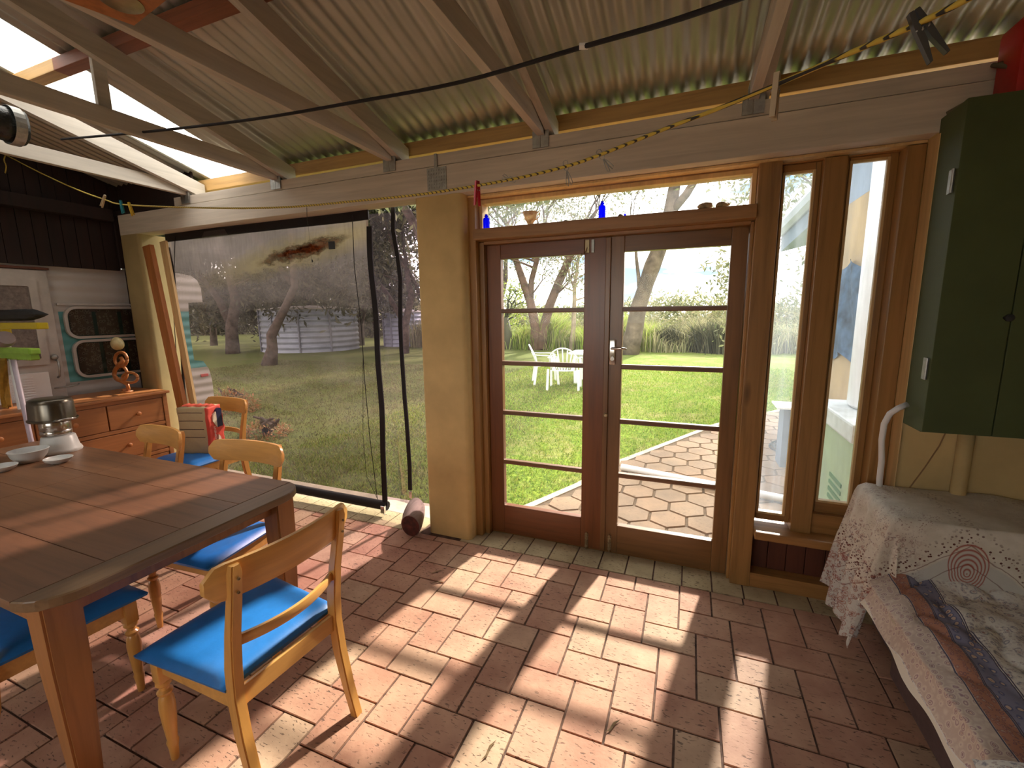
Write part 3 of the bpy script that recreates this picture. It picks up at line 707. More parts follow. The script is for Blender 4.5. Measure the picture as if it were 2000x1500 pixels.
# ================================================================== cement bag on chair
cb = thing('cement_bag', 'crumpled red and beige paper cement bag standing on the blue chair seat', 'bag', (-3.67, 2.30, .463))
Rz = Matrix.Translation((-3.67, 2.30, .463)) @ Matrix.Rotation(math.radians(18), 4, 'Z')
def bagpt(a, z):
    # rounded rectangle .24 (x) x .15 (y)
    k = a/(2*PI)*4; x_ = max(-1, min(1, 1.25*math.cos(a)*1.1)); y_ = max(-1, min(1, 1.25*math.sin(a)*1.1))
    n_ = noise.noise(Vector((x_*2, y_*2, z*14)))*.007 + .0015*math.sin(z*60+3*a)
    w = 1+.03*math.sin(z*9); return Rz @ Vector((x_*(.125*w+n_)+.012*math.sin(z*7), y_*(.082*w+n_), z))
bm = B(); secs = [[bagpt(2*PI*i/40, z) for i in range(40)] for z in [k*.0125 for k in range(31)]]
loft(bm, secs)
def m_bag():
    m = Mt('cement_bag_paper'); X, Y, Z = m.xyz()
    # rotate into bag frame
    c, s = math.cos(math.radians(18)), math.sin(math.radians(18))
    bx = m.math('ADD', m.math('MULTIPLY', X, c), m.math('MULTIPLY', Y, s))
    isred = m.math('GREATER_THAN', bx, .118)
    ln = m.math('LESS_THAN', m.math('FRACT', m.math('MULTIPLY', Z, 15.0)), .09)
    ln = m.math('MULTIPLY', ln, m.math('GREATER_THAN', Z, .085))
    ln = m.math('MULTIPLY', ln, m.math('MULTIPLY', m.math('GREATER_THAN', bx, -.105), m.math('LESS_THAN', bx, .098)))
    beige = m.mix(ln, (.50, .40, .23), (.06, .03, .02))
    m.base(m.mix(isred, beige, (.62, .07, .045))); m.set(Roughness=.7); m.bump(m.noise(m.co(), 25, 4), .4, .01); return m.m
obj('bag_body', bm, m_bag(), cb, smooth=True)
bm = B(); secs = []
for i in range(15):
    q = i/14*2-1; p = Rz @ Vector((.118*q, .0+.008*math.sin(i*1.3), .374+.004*math.sin(i*2.1))); s = Rz.to_3x3() @ Vector((0, 1, 0))
    secs.append([p-s*.03, p-s*.015+Vector((0, 0, .012)), p+s*.03+Vector((0, 0, .014)), p+s*.05-Vector((0, 0, .002)), p+s*.0-Vector((0, 0, .008))])
loft(bm, secs); obj('folded_top', bm, plain('red_bag_top', (.6, .09, .05), .6, .1, 20), cb, auto=60)
def text(body, size, mw, mat, parent, name, ext=.0008):
    cu = bpy.data.curves.new(name, 'FONT'); cu.body = body; cu.size = size; cu.extrude = ext; cu.align_x = 'CENTER'
    o = bpy.data.objects.new('tmp', cu); C.collection.objects.link(o); dg = bpy.context.evaluated_depsgraph_get()
    me = bpy.data.meshes.new_from_object(o.evaluated_get(dg)); bpy.data.objects.remove(o)
    me.transform(mw); me.materials.clear(); me.materials.append(mat); q = bpy.data.objects.new(name, me)
    me.transform(Matrix.Translation(-wloc(parent))) if parent else None
    return link(q, parent)
inkw = plain('white_ink', (.75, .62, .55), .6, .05, 5); inkb = plain('navy_ink', (.01, .012, .06), .5, .05, 5)
# printed panels on the red narrow face (faces +bx)
F1 = Rz @ Matrix.Translation((.146, 0, 0)) @ Matrix.Rotation(PI/2, 4, 'Z') @ Matrix.Rotation(PI/2, 4, 'X')
def onface(bm, pts, zoff=0):
    vs = [bm.verts.new(F1 @ Vector((u, v, zoff))) for u, v in pts]; f = bm.faces.new(vs)
    r = bmesh.ops.extrude_face_region(bm, geom=[f]); d = F1.to_3x3() @ Vector((0, 0, -.02))
    for g in r['geom']:
        if isinstance(g, bmesh.types.BMVert): g.co += d
bm = B(); onface(bm, [(.0, .20), (.06, .20), (.06, .34), (.0, .34)], .002); onface(bm, [(.03+.028*math.cos(a*PI/8), .335+.020*math.sin(a*PI/8)) for a in range(16)], .0035); obj('print_panel', bm, inkb, cb)
bm = B(); onface(bm, [(-.045, .26), (-.002, .20), (-.002, .33), (-.03, .31)], .0025); onface(bm, [(-.01, .03), (.04, .03), (.04, .065), (-.01, .065)], .0025)
onface(bm, [(-.01, .08), (.03, .08), (.02, .12), (.0, .14)], .0022); obj('print_patch', bm, plain('cream_ink', (.62, .55, .42), .6, .1, 40), cb)
tm = F1 @ Matrix.Translation((-.025, .135, .0035)) @ Matrix.Rotation(PI/2, 4, 'Z')
text('CEMENT', .028, tm @ Matrix.Translation((.03, 0, 0)), inkw, cb, 'lettering')

# ================================================================== dresser
ds = thing('dresser', 'orange-brown timber chest of drawers against the caravan side', 'dresser', (-4.6, 1.85, 0))
DY0, DY1, DX = 1.15, 2.48, -4.37
part('top', M['dresser'], ds, (-4.89, DX+.02, DY0-.02, DY1+.02, .875, .90), bev=.006)
part('carcass', M['dresser'], ds, (-4.88, DX-.02, DY0, DY1, .04, .875))
bm = B()
for a, ww_ in ((DY0, .07), (DY1-.035, .035)): box(bm, DX-.02, DX, a, a+ww_, 0, .875, .003)
for z in (.0, .345, .60, .845): box(bm, DX-.02, DX-.002, DY0+.07, DY1-.035, z, z+.03, .003)
obj('face_frame', bm, M['dresser'], ds)
for k, (z0, z1) in enumerate(((.635, .84), (.38, .595), (.06, .34))):
    for a, b in (((DY0+.075, 1.59), (1.60, 2.025), (2.035, DY1-.04)) if k < 1 else ((DY0+.075, DY1-.04),)):
        bm = B(); box(bm, DX-.02, DX-.004, a, b, z0, z1, .004); dr = obj('drawer', bm, M['dresser'], ds)
        for yk in ([(a+b)/2+.0] if b-a < .8 else [a+.3, b-.3]):
            bm = B(); lathe(bm, [(.008, 0), (.008, .012), (.018, .02), (.018, .028), (.010, .034), (.0, .034)], (0, 0, 0), 14, Matrix.Translation((DX-.006, yk, (z0+z1)/2)) @ Matrix.Rotation(PI/2, 4, 'Y')); obj('knob', bm, M['plank'], dr, auto=40)
# sculpture with egg
sc_ = thing('wooden_sculpture', 'carved orange wooden figure-eight sculpture with pale egg on the dresser', 'ornament', (-4.5, 2.30, .90))
YS = 2.30
def sp(px, py): return at(px, py, YS)
k0 = at(245, 752, YS); kk = (.902 - k0.z)
def spz(px, py): p = at(px, py, YS); p.z += kk; return p
bm = B(); b0 = spz(245, 753); lathe(bm, [(.048, 0), (.05, .006), (.045, .012), (.03, .014), (.028, .03), (.018, .034)], (b0.x, b0.y, .902), 24); obj('base', bm, M['plank'], sc_, auto=40)
bm = B(); wm = [(248, 745), (246, 737), (238, 733), (226, 726), (221, 718), (222, 708), (230, 700), (236, 690), (235, 682), (228, 676), (226, 682-4), (224, 680)]
tube(bm, [spz(*p) for p in ((249, 747), (247, 738), (240, 733), (228, 728), (221, 719), (223, 708), (231, 699), (238, 691), (234, 684), (225, 683), (222, 690), (222, 698))][0:9], [.015, .014, .016, .016, .015, .016, .019, .017, .013], 10)
def loop(c, a, b, n=16, ph=0, w=.010):
    pts = [spz(c[0]+a*math.cos(2*PI*k/n+ph), c[1]+b*math.sin(2*PI*k/n+ph)) for k in range(n+1)]; tube(bm, pts, w, 8)
loop((234, 688), 12, 14, w=.0125); loop((233, 716), 13, 15, w=.012); loop((252, 724), 15, 10, w=.011)
obj('figure', bm, M['plank'], sc_, smooth=True)
e = spz(227, 657); bm = B(); lathe(bm, [(.047*math.sin(PI*k/12)*(1.0+.1*math.cos(PI*k/12)), -.058*math.cos(PI*k/12)) for k in range(13)], e, 20); obj('egg', bm, plain('pale_stone', (.55, .45, .22), .5, .2, 14), sc_, smooth=True)

# ================================================================== caravan
cv = thing('caravan', 'old white caravan with teal stripe parked along the left side', 'caravan', (-6.0, .5, 0))
CX = -4.95
prof = [(-2.4, .45), (-2.4, 2.0), (3.08, 2.0), (3.20, 1.985), (3.26, 1.94), (3.29, 1.86), (3.29, 1.71), (3.14, 1.70), (3.125, 1.50), (3.12, 1.30), (3.125, 1.09), (3.22, 1.07), (3.27, .98), (3.29, .85), (3.29, .45)]
bm = B(); prism(bm, prof, 'x', -6.95, CX)
mcv = Mt('caravan_skin'); X, Y, Z = mcv.xyz()
ribs = mcv.math('SINE', mcv.math('MULTIPLY', Z, 2*PI/.09))
teal = mcv.math('MULTIPLY', mcv.math('GREATER_THAN', Z, 1.005), mcv.math('LESS_THAN', Z, 1.61))
n = mcv.noise(mcv.co(), 3, 4); wcol = mcv.ramp(n, [(.3, (.40, .36, .33)), (.7, (.50, .46, .43))])
yel = mcv.math('GREATER_THAN', Y, 1.575)
mcv.base(mcv.mix(mcv.math('MULTIPLY', teal, yel), wcol, (.07, .25, .25))); mcv.set(Roughness=.4); mcv.bump(ribs, .35, .01)
obj('shell', bm, mcv.m, cv)
def rr(y0, y1, z0, z1, r):
    return rpoly(y0, y1, z0, z1, r, 6)
def rframex(bm, x0, x1, y0, y1, z0, z1, r, w):
    a = rr(y0, y1, z0, z1, r); b = rr(y0+w, y1-w, z0+w, z1-w, max(r-w, .01)); n = len(a)
    A0 = [bm.verts.new((x0, *p)) for p in a]; A1 = [bm.verts.new((x1, *p)) for p in a]; B0 = [bm.verts.new((x0, *p)) for p in b]; B1 = [bm.verts.new((x1, *p)) for p in b]
    for k in range(n):
        j = (k+1) % n
        bm.faces.new((A1[k], A1[j], B1[j], B1[k])); bm.faces.new((A0[k], A0[j], A1[j], A1[k])); bm.faces.new((B0[k], B0[j], B1[j], B1[k])); bm.faces.new((A0[k], A0[j], B0[j], B0[k]))
for i, (z0, z1, y0) in enumerate(((1.375, 1.655, 2.10), (1.03, 1.365, 2.12))):
    bm = B(); rframex(bm, CX, CX+.025, y0, 2.86, z0, z1, .09, .022); f = obj('window_frame', bm, M['whiteold'], cv, auto=40)
    bm = B(); prism(bm, rr(y0+.02, 2.84, z0+.02, z1-.02, .07), 'x', CX+.004, CX+.008)
    obj('caravan_pane', bm, M['glass_c'], f)
    bm = B()
    for j in range(4): box(bm, CX+.0005, CX+.003, y0+.04+j*.19, y0+.20+j*.19, z0+.03, z1-.03)
    obj('lace_curtain', bm, M['lace'], f)
part('rain_strip', M['whiteold'], cv, (CX, CX+.02, 2.07, 2.9, 1.662, 1.68), bev=.004)
bm = B(); box(bm, CX, CX+.03, 1.30, 2.035, .5, 1.94, .006); dr = obj('caravan_door', bm, M['whiteold'], cv)
bm = B(); rframex(bm, CX+.03, CX+.045, 1.38, 1.955, 1.18, 1.86, .03, .05); obj('door_trim', bm, M['whiteold'], dr)
bm = B(); box(bm, CX+.03, CX+.036, 1.43, 1.91, 1.22, 1.81, .002); obj('door_screen', bm, plain('door_mesh', (.20, .16, .14), .8, .2, 40), dr)
bm = B(); tube(bm, [(CX+.045, 1.99, 1.21), (CX+.075, 1.99, 1.20), (CX+.08, 1.99, 1.15), (CX+.075, 1.985, 1.08), (CX+.045, 1.985, 1.065)], .008, 8); lathe(bm, [(.022, 0), (.022, .012), (.015, .018)], (0, 0, 0), 14, Matrix.Translation((CX+.04, 1.985, 1.235)) @ Matrix.Rotation(PI/2, 4, 'Y')); obj('door_handle', bm, M['steel'], dr, smooth=True)
bm = B(); box(bm, CX+.03, CX+.05, 1.62, 1.93, .90, 1.12, .004)
for k in range(9): box(bm, CX+.05, CX+.056, 1.70, 1.83, .92+k*.02, .926+k*.02)
obj('louvre_vent', bm, M['white'], dr)
bm = B(); tube(bm, [(CX+.04, 1.95, .975), (CX+.06, 2.0, .978), (CX+.06, 2.1, .985), (CX+.03, 2.12, .99)], .006, 6); obj('catch_rod', bm, M['steel'], cv)
part('door_trim_top', M['cedar2'], cv, (CX, CX+.04, 1.25, 2.05, 1.945, 1.965))
bm = B()
for Y in (3.2,): box(bm, CX-.001, CX+.012, 3.17, 3.25, .90, .93, .004)
obj('tail_reflector', bm, M['red'], cv)
bm = B()
for Y in (.3, ): 
    lathe(bm, [(.0, -.09), (.22, -.09), (.31, -.07), (.31, .07), (.22, .09), (.0, .09)], (0, 0, 0), 28, Matrix.Translation((-5.1, Y, .31)) @ Matrix.Rotation(PI/2, 4, 'Y'))
obj('wheel', bm, M['rubber'], cv, auto=40)
bm = B(); tube(bm, [(-5.3, 3.2, 0), (-5.3, 3.2, .46)], .03, 8); obj('prop_leg', bm, M['steel'], cv)

# ================================================================== brooms and boards at the left edge
YB = 1.60
def L_(px, py, y=YB): return at(px, py, y)
br = thing('push_broom', 'upside-down yellow broom with black bristles leaning behind the table', 'broom', (L_(40, 640).x, YB, 0))
a, b = L_(-60, 618), L_(82, 614)
bm = B(); secs = []
for k in range(24):
    q = k/23; p = a.lerp(b, q); rr_ = .032*(min(1, (1-q)*7)**.5+.15)
    secs.append([p+Vector((0, math.cos(t_)*.035, math.sin(t_)*rr_*1.1*(1+.06*random.uniform(-1, 1)))) for t_ in [2*PI*i/10 for i in range(10)]])
loft(bm, secs); obj('bristles', bm, M['rubber'], br)
a, b = L_(-60, 632), L_(86, 630); ymat = plain('yellow_plastic', (.62, .47, .02), .35, .05, 10)
bm = B(); box(bm, a.x, b.x-.02, YB-.03, YB+.03, a.z-.04, a.z+.005, .008); c = L_(10, 640); box(bm, c.x-.03, c.x+.03, YB-.022, YB+.022, c.z-.12, c.z, .01); obj('head', bm, ymat, br)
bm = B(); tube(bm, [c-Vector((0, 0, .1)), Vector((c.x+.02, YB-.02, .01))], .013, 10); obj('handle', bm, M['white'], br, smooth=True)
sb_ = thing('scrubbing_brush', 'bright green long-handled brush standing beside the yellow broom', 'brush', (L_(40, 690).x, YB-.08, 0))
a, b = L_(-20, 690, 1.52), L_(68, 684, 1.52); gm = plain('lime_plastic', (.28, .50, .06), .4, .1, 12)
bm = B(); box(bm, a.x, b.x, 1.49, 1.55, b.z-.03, b.z+.012, .01); obj('head', bm, gm, sb_)
bm = B()
loft(bm, [[(a.x+.01+(b.x-a.x-.02)*k/40, 1.50+dy, b.z-.03-dz*(1+.25*(k % 2))) for dy, dz in ((0, 0), (.04, 0), (.042, .03), (0, .03))] for k in range(41)])
obj('bristles', bm, gm, sb_)
c = L_(25, 700, 1.52); bm = B(); tube(bm, [Vector((c.x, 1.52, b.z-.02)), Vector((c.x+.04, 1.53, .01))], .014, 10); obj('handle', bm, plain('lilac_pipe', (.6, .52, .6), .4, .1, 8), sb_, smooth=True)
c = L_(12, 745, 1.48); bm = B()
gridmesh(bm, lambda u, v: Vector((c.x-.06+.12*u*(1-.4*v), 1.47+.02*math.sin(u*9+v*3), c.z+.16-.34*v)), 14, 18); 
bmesh.ops.solidify(bm, geom=bm.faces[:], thickness=.004)
tag(obj('yellow_cloth', bm, plain('mustard_cloth', (.50, .30, .05), .9, .2, 20), smooth=True), 'mustard yellow cloth hanging below the green brush', 'cloth')
lean('timber_board', (L_(28, 860, 1.55).x, 1.55, 0), (L_(0, 700, 1.60).x-.03, 1.60, 1.28), .10, .02, M['plank'], 'orange-brown board standing upright at the left picture edge', 'board')
lean('red_pole', (L_(50, 850, 1.66).x, 1.66, 0), (L_(35, 750, 1.72).x, 1.72, 1.2), .025, .025, plain('crimson_pole', (.32, .01, .04), .4, .1, 8), 'thin crimson pole standing among the brooms', 'pole')
# lilac funnel
c = L_(5, 665, 1.5); bm = B(); lathe(bm, [(.05, 0), (.055, .03), (.045, .06), (.02, .062)], (0, 0, 0), 20, Matrix.Translation(c) @ Matrix.Rotation(math.radians(70), 4, 'Y')); tag(obj('dustpan_tub', bm, plain('dusty_lilac', (.32, .24, .24), .6, .1, 8), auto=40), 'dull lilac tub between yellow broom head and green brush', 'tub')

# ================================================================== sofa with throws
sf = thing('sofa', 'low sofa with brown base beside the right wall, mostly under throws', 'sofa', (1.3, 1.6, 0))
bm = B(); box(bm, .85, 1.84, .2, 2.10, .03, .33, .01); box(bm, .90, 1.84, 2.10, 2.46, .03, .33, .01); obj('base', bm, plain('plum_brown_upholstery', (.11, .065, .06), .9, .1, 30, bump=.2), sf)
bm = B(); box(bm, .76, 1.84, .2, 2.10, .331, .425, .03); obj('seat_cushion', bm, M['conc'], sf)
bm = B(); box(bm, .84, 1.84, 2.13, 2.48, .331, .70, .05); obj('armrest', bm, M['conc'], sf)
def m_throw1():
    m = Mt('cream_paisley_throw'); X, Y, Z = m.xyz(); v = m.co()
    def vec(a, b): 
        n = m.N('VectorMath', operation='ADD'); m.L(a, n.inputs[0]); m.L(b, n.inputs[1]); return n.outputs[0]
    nn = m.N('TexNoise', Scale=14.0, Detail=2.0); m.L(v, nn.inputs['Vector']); sc_n = m.N('VectorMath', operation='SCALE'); m.L(nn.outputs['Color'], sc_n.inputs[0]); sc_n.inputs['Scale'].default_value = .05
    wv = vec(v, sc_n.outputs[0])
    wob = m.math('MULTIPLY', m.math('SUBTRACT', m.noise(v, 12, 3), .5), .035)
    px = m.math('ABSOLUTE', m.math('SUBTRACT', X, .29)); pz = m.math('ADD', Z, 0.0)
    r = m.math('ADD', m.math('ADD', m.math('MULTIPLY', px, .82), pz), wob)
    base = m.ramp(m.noise(v, 20, 3), [(.3, (.60, .55, .46)), (.7, (.72, .67, .58))])
    col = m.mix(m.ramp(r, [(.535, (.8,)*3), (.545, (0,)*3)]), base, (.52, .51, .48))
    lines = m.ramp(m.math('PINGPONG', m.math('SUBTRACT', r, .55), .034), [(0, (1,)*3), (.0022, (1,)*3), (.0036, (0,)*3)])
    lz = m.ramp(r, [(.46, (0,)*3), (.47, (1,)*3), (.56, (1,)*3), (.57, (0,)*3)])
    col = m.mix(m.math('MULTIPLY', m.math('MULTIPLY', lines, lz), .8), col, (.16, .06, .05))
    dots = m.ramp(m.vor(v, 75), [(.28, (1,)*3), (.36, (0,)*3)])
    zone = m.ramp(r, [(.555, (0,)*3), (.565, (1,)*3), (.60, (1,)*3), (.66, (0,)*3)])
    col = m.mix(m.math('MULTIPLY', dots, zone), col, (.12, .04, .03))
    tx, tz_ = m.math('MULTIPLY', px, 1.25), m.math('SUBTRACT', pz, .435)
    sharp = m.math('MULTIPLY', m.math('MAXIMUM', tz_, 0.0), .5)
    tear = m.math('ADD', m.math('SQRT', m.math('ADD', m.math('MULTIPLY', tx, tx), m.math('MULTIPLY', tz_, tz_))), m.math('MULTIPLY', sharp, -.9))
    tr_ = m.ramp(m.math('PINGPONG', tear, .0055), [(.0, (1,)*3), (.0018, (1,)*3), (.003, (0,)*3)])
    tz = m.ramp(tear, [(.068, (1,)*3), (.072, (0,)*3)])
    col = m.mix(m.math('MULTIPLY', tr_, tz), col, (.33, .055, .03))
    low = m.ramp(m.math('ADD', Z, m.math('MULTIPLY', px, .3)), [(.385, (.85,)*3), (.43, (0,)*3)])
    col = m.mix(m.math('MULTIPLY', low, m.ramp(m.vor(wv, 40), [(.15, (1,)*3), (.3, (0,)*3), (.4, (1,)*3), (.5, (0,)*3)])), col, (.30, .10, .06))
    lf = m.ramp(m.math('ADD', X, wob), [(.11, (1,)*3), (.17, (0,)*3)])
    pa = m.ramp(m.vor(wv, 44), [(.10, (1,)*3), (.2, (.0,)*3), (.30, (.9,)*3), (.42, (.1,)*3)]); pb = m.ramp(m.vor(wv, 110), [(.22, (1,)*3), (.36, (0,)*3)])
    f = m.math('MULTIPLY', m.math('MULTIPLY', lf, m.ramp(Z, [(.36, (1,)*3), (.60, (.45,)*3)])), m.ramp(m.noise(v, 12, 3), [(.42, (.15,)*3), (.55, (1,)*3)]))
    col = m.mix(m.math('MULTIPLY', f, pa), col, (.26, .07, .06)); col = m.mix(m.math('MULTIPLY', f, pb), col, (.12, .06, .07))
    topz = m.math('MULTIPLY', m.math('GREATER_THAN', Z, .585), m.ramp(m.noise(v, 5, 3), [(.5, (0,)*3), (.62, (.8,)*3)]))
    col = m.mix(m.math('MULTIPLY', topz, pb), col, (.22, .08, .06))
    m.base(col); m.set(Roughness=.95); m.bump(m.noise(v, 180, 2), .2, .002); return m.m
def fold(t): return math.sin(t)
def drape(s, t):
    # s: 0 hem on left .. 1 right ; t: 0 front-bottom .. 1 back
    xl, xr, yf, yb, zt = .825, 1.86, 2.115, 2.505, .722
    ds = max(0, .27-s)/.27*.58; dt = max(0, .40-t)/.40*.27
    X = xl+(max(s, .27)-.27)/.73*(xr-xl); Y = yf+(max(t, .40)-.40)/.60*(yb-yf)
    r = math.hypot(ds, dt)
    if r > 0:
        ph = math.atan2(dt, ds); R0 = .045
        out = R0*min(1, r/.05)**.7*0.9
        amp = .034*min(1, r/.30)*(1 if ds > 0 else .0)
        f = amp*.9*math.sin(Y*50+ph*5+r*1.5)+.6*amp*math.sin(Y*23+ph*2+1)
        flare = .13*max(0, r-.05)*(ds/(r+1e-6))
        X -= (out+f+flare)*math.cos(ph); Y -= (out*.5+f*.8)*math.sin(ph)
        z = zt-.03*min(1, r/.05)-max(0, r-.03)
        z += .03*math.sin(Y*30+2)*(min(1, ds/.4)) if ds > 0 else 0
        if ds <= 0 or dt > .2 and X > .80: z = max(z, .455)
    else: z = zt+.012*noise.noise(Vector((X*5, Y*5, 0)))-.10*max(0, X-1.25)**1.3
    z -= .0*X
    return Vector((X, Y, max(z, .10)))
bm = B(); gridmesh(bm, drape, 130, 90)
tag(obj('paisley_throw', bm, m_throw1(), smooth=True, org=(.75, 2.3, .1)), 'cream throw with red medallion pattern draped in folds over the sofa arm', 'throw')
def m_throw2():
    m = Mt('blue_red_throw'); X, Y, Z = m.xyz(); v = m.co()
    nn = m.N('TexNoise', Scale=18.0, Detail=3.0); m.L(v, nn.inputs['Vector']); sc_n = m.N('VectorMath', operation='SCALE'); m.L(nn.outputs['Color'], sc_n.inputs[0]); sc_n.inputs['Scale'].default_value = .03
    ad = m.N('VectorMath', operation='ADD'); m.L(v, ad.inputs[0]); m.L(sc_n.outputs[0], ad.inputs[1]); wv = ad.outputs[0]
    def flor(sc, a, b, c_, d): return m.ramp(m.vor(wv, sc), [(.14, a), (.26, b), (.34, c_), (.46, d)])
    f1 = flor(36, (.30, .12, .12), (.72, .70, .66), (.13, .14, .22), (.72, .70, .65)); f2 = flor(84, (.11, .12, .20), (.72, .70, .67), (.34, .24, .25), (.74, .72, .67))
    field = m.mix(m.ramp(m.noise(v, 30, 2), [(.45, (.25,)*3), (.55, (.8,)*3)]), f1, f2)
    gx = m.math('ADD', X, m.math('MULTIPLY', m.math('SUBTRACT', m.noise(v, 4, 2), .5), .015))
    def bandm(a, b): return m.math('MULTIPLY', m.math('GREATER_THAN', gx, a), m.math('LESS_THAN', gx, b))
    fl = m.ramp(m.vor(wv, 40, rnd=.4), [(.10, (.20, .10, .12)), (.16, (.66, .46, .34)), (.30, (.58, .46, .38)), (.36, (.10, .11, .24)), (.50, (.25, .25, .36))])
    red = m.ramp(m.vor(wv, 85), [(.12, (.44, .36, .30)), (.3, (.46, .19, .13)), (.40, (.20, .12, .15)), (.47, (.46, .22, .15))])
    edge = m.ramp(m.vor(wv, 42, rnd=.5), [(.10, (.66, .50, .40)), (.16, (.26, .15, .18)), (.24, (.68, .58, .48)), (.31, (.33, .20, .24)), (.40, (.66, .57, .48)), (.62, (.55, .44, .38))])
    col = field
    col = m.mix(bandm(.150, .212), col, fl); col = m.mix(bandm(.092, .142), col, red); col = m.mix(bandm(.016, .088), col, edge)
    for a in (.0895, .144, .148, .214, .220): col = m.mix(bandm(a-.0018, a+.0018), col, (.10, .09, .14))
    col = m.mix(m.math('LESS_THAN', gx, .014), col, (.74, .68, .58))
    m.base(col); m.set(Roughness=.92); m.bump(m.noise(v, 200, 2), .25, .002); return m.m
XS = .715
def seatth(u, v):
    Y = .15+1.97*v; s = u*1.22
    wr = noise.noise(Vector((s*5, Y*5, 1)))*.5+noise.noise(Vector((s*11, Y*9, 4)))*.28
    wr = (abs(wr))**.7*.8-.05
    far = max(0, min(1, (Y-1.35)/.45)); amp = .020+.085*far
    if s < .10:
        q = s/.10; X = XS+.035*math.sin(q*PI/2)+.006*math.sin(Y*14); z = .335+.10*q+.006*math.sin(Y*25+1)
    else:
        e = min(1, (s-.10)/.08); X = XS+.035+(s-.10); z = .437+.010*e+wr*amp*e+.02*far*e
    X += -.02*far+ (.03*far if s < .1 else 0)
    return Vector((X, Y, max(z, .33 if s < .1 else .434)))
bm = B(); gridmesh(bm, seatth, 130, 200)
tag(obj('patterned_throw', bm, m_throw2(), smooth=True, org=(XS, 1.2, .33)), 'rumpled blue, red and cream floral throw spread over the sofa seat', 'throw')
# rounded cushion near camera
def cush(u, v):
    a = u*2-1; b = v*2-1; d = (1-abs(a)**4)*(1-abs(b)**4); h = .09*math.sqrt(max(0, d)); return Vector((1.06+.38*a*(1-.06*b*b), 1.0+.30*b*(1-.06*a*a), .447+h))
bm = B(); gridmesh(bm, cush, 40, 40); gridmesh(bm, lambda u, v: Vector((cush(u, v).x, cush(u, v).y, .445)), 40, 40)
bmesh.ops.remove_doubles(bm, verts=bm.verts[:], dist=.0005)
cu_ = obj('sofa_cushion', bm, m_throw2(), smooth=True, org=(.36, 1.0, .445)); tag(cu_, 'cushion in blue and cream floral cloth at the lower right picture corner', 'cushion')

# ================================================================== green cabinet and right wall things
cb_ = thing('wall_cabinet', 'sage green wall cabinet hanging on the right of the windows', 'cabinet', (1.35, 2.52, 1.03))
part('body', M['green'], cb_, (.935, 1.80, 2.335, 2.519, 1.03, 2.33))
for a, b in ((.932, 1.152), (1.156, 1.80)):
    bm = B(); box(bm, a, b, 2.312, 2.333, 1.035, 2.328, .002); dd = obj('cabinet_door', bm, M['green'], cb_)
    if a < 1:
        bm = B(); lathe(bm, [(.006, 0), (.006, .018), (.014, .024), (.014, .032), (.006, .036), (0, .036)], (0, 0, 0), 14, Matrix.Translation((1.135, 2.312, 1.51)) @ Matrix.Rotation(PI/2, 4, 'X')); obj('knob', bm, M['rubber'], dd, auto=40)
for z in (2.04, 1.30):
    bm = B(); box(bm, .925, .934, 2.335, 2.365, z-.045, z+.045, .001); tube(bm, [(.926, 2.334, z-.045), (.926, 2.334, z+.045)], .005, 8); obj('hinge', bm, M['steel'], cb_)
bm = B(); box(bm, at(1989, 100, 2.36).x, 1.50, 2.345, 2.50, 2.332, 2.60, .02); tag(obj('red_container', bm, M['red'], auto=40), 'red container standing on top of the green cabinet, cut by the picture edge', 'container')
bm = B(); tube(bm, [at(1772, 790, 2.44), at(1755, 797, 2.43), at(1738, 808, 2.44), at(1727, 828, 2.45), at(1722, 860, 2.46), at(1722, 900, 2.47), at(1718, 935, 2.48), at(1716, 985, 2.485)], .0125, 12)
tag(obj('conduit', bm, M['white'], smooth=True), 'bent white conduit running from the cabinet down behind the sofa', 'conduit')
bm = B(); tube(bm, [(1.16, 2.49, 1.03), (1.16, 2.49, .3)], .028, 14); tag(obj('wall_pipe', bm, M['cream'], smooth=True), 'cream painted vertical pipe on the wall under the cabinet', 'pipe')
bm = B(); tube(bm, [at(1848, 842, 2.515), at(1835, 870, 2.515), at(1805, 915, 2.515), at(1775, 955, 2.515)], .003, 6); tag(obj('wall_cable', bm, plain('tan_cable', (.32, .19, .08), .6, .1, 8)), 'thin brown cable slanting down the wall below the cabinet', 'cable')
bm = B(); tube(bm, [at(1964, 140, 2.46), at(1975, 128, 2.44), at(1962, 122, 2.45), at(1940, 127, 2.48), at(1970, 130, 2.42), at(1972, 160, 2.44), at(1950, 185, 2.46), at(1912, 198, 2.49), at(1880, 205, 2.50), at(1850, 222, 2.51)], .009, 8)
tag(obj('loose_cable', bm, plain('grey_green_cable', (.14, .12, .08), .6, .1, 8), smooth=True), 'grey-brown cable looping along the beam end above the cabinet', 'cable')

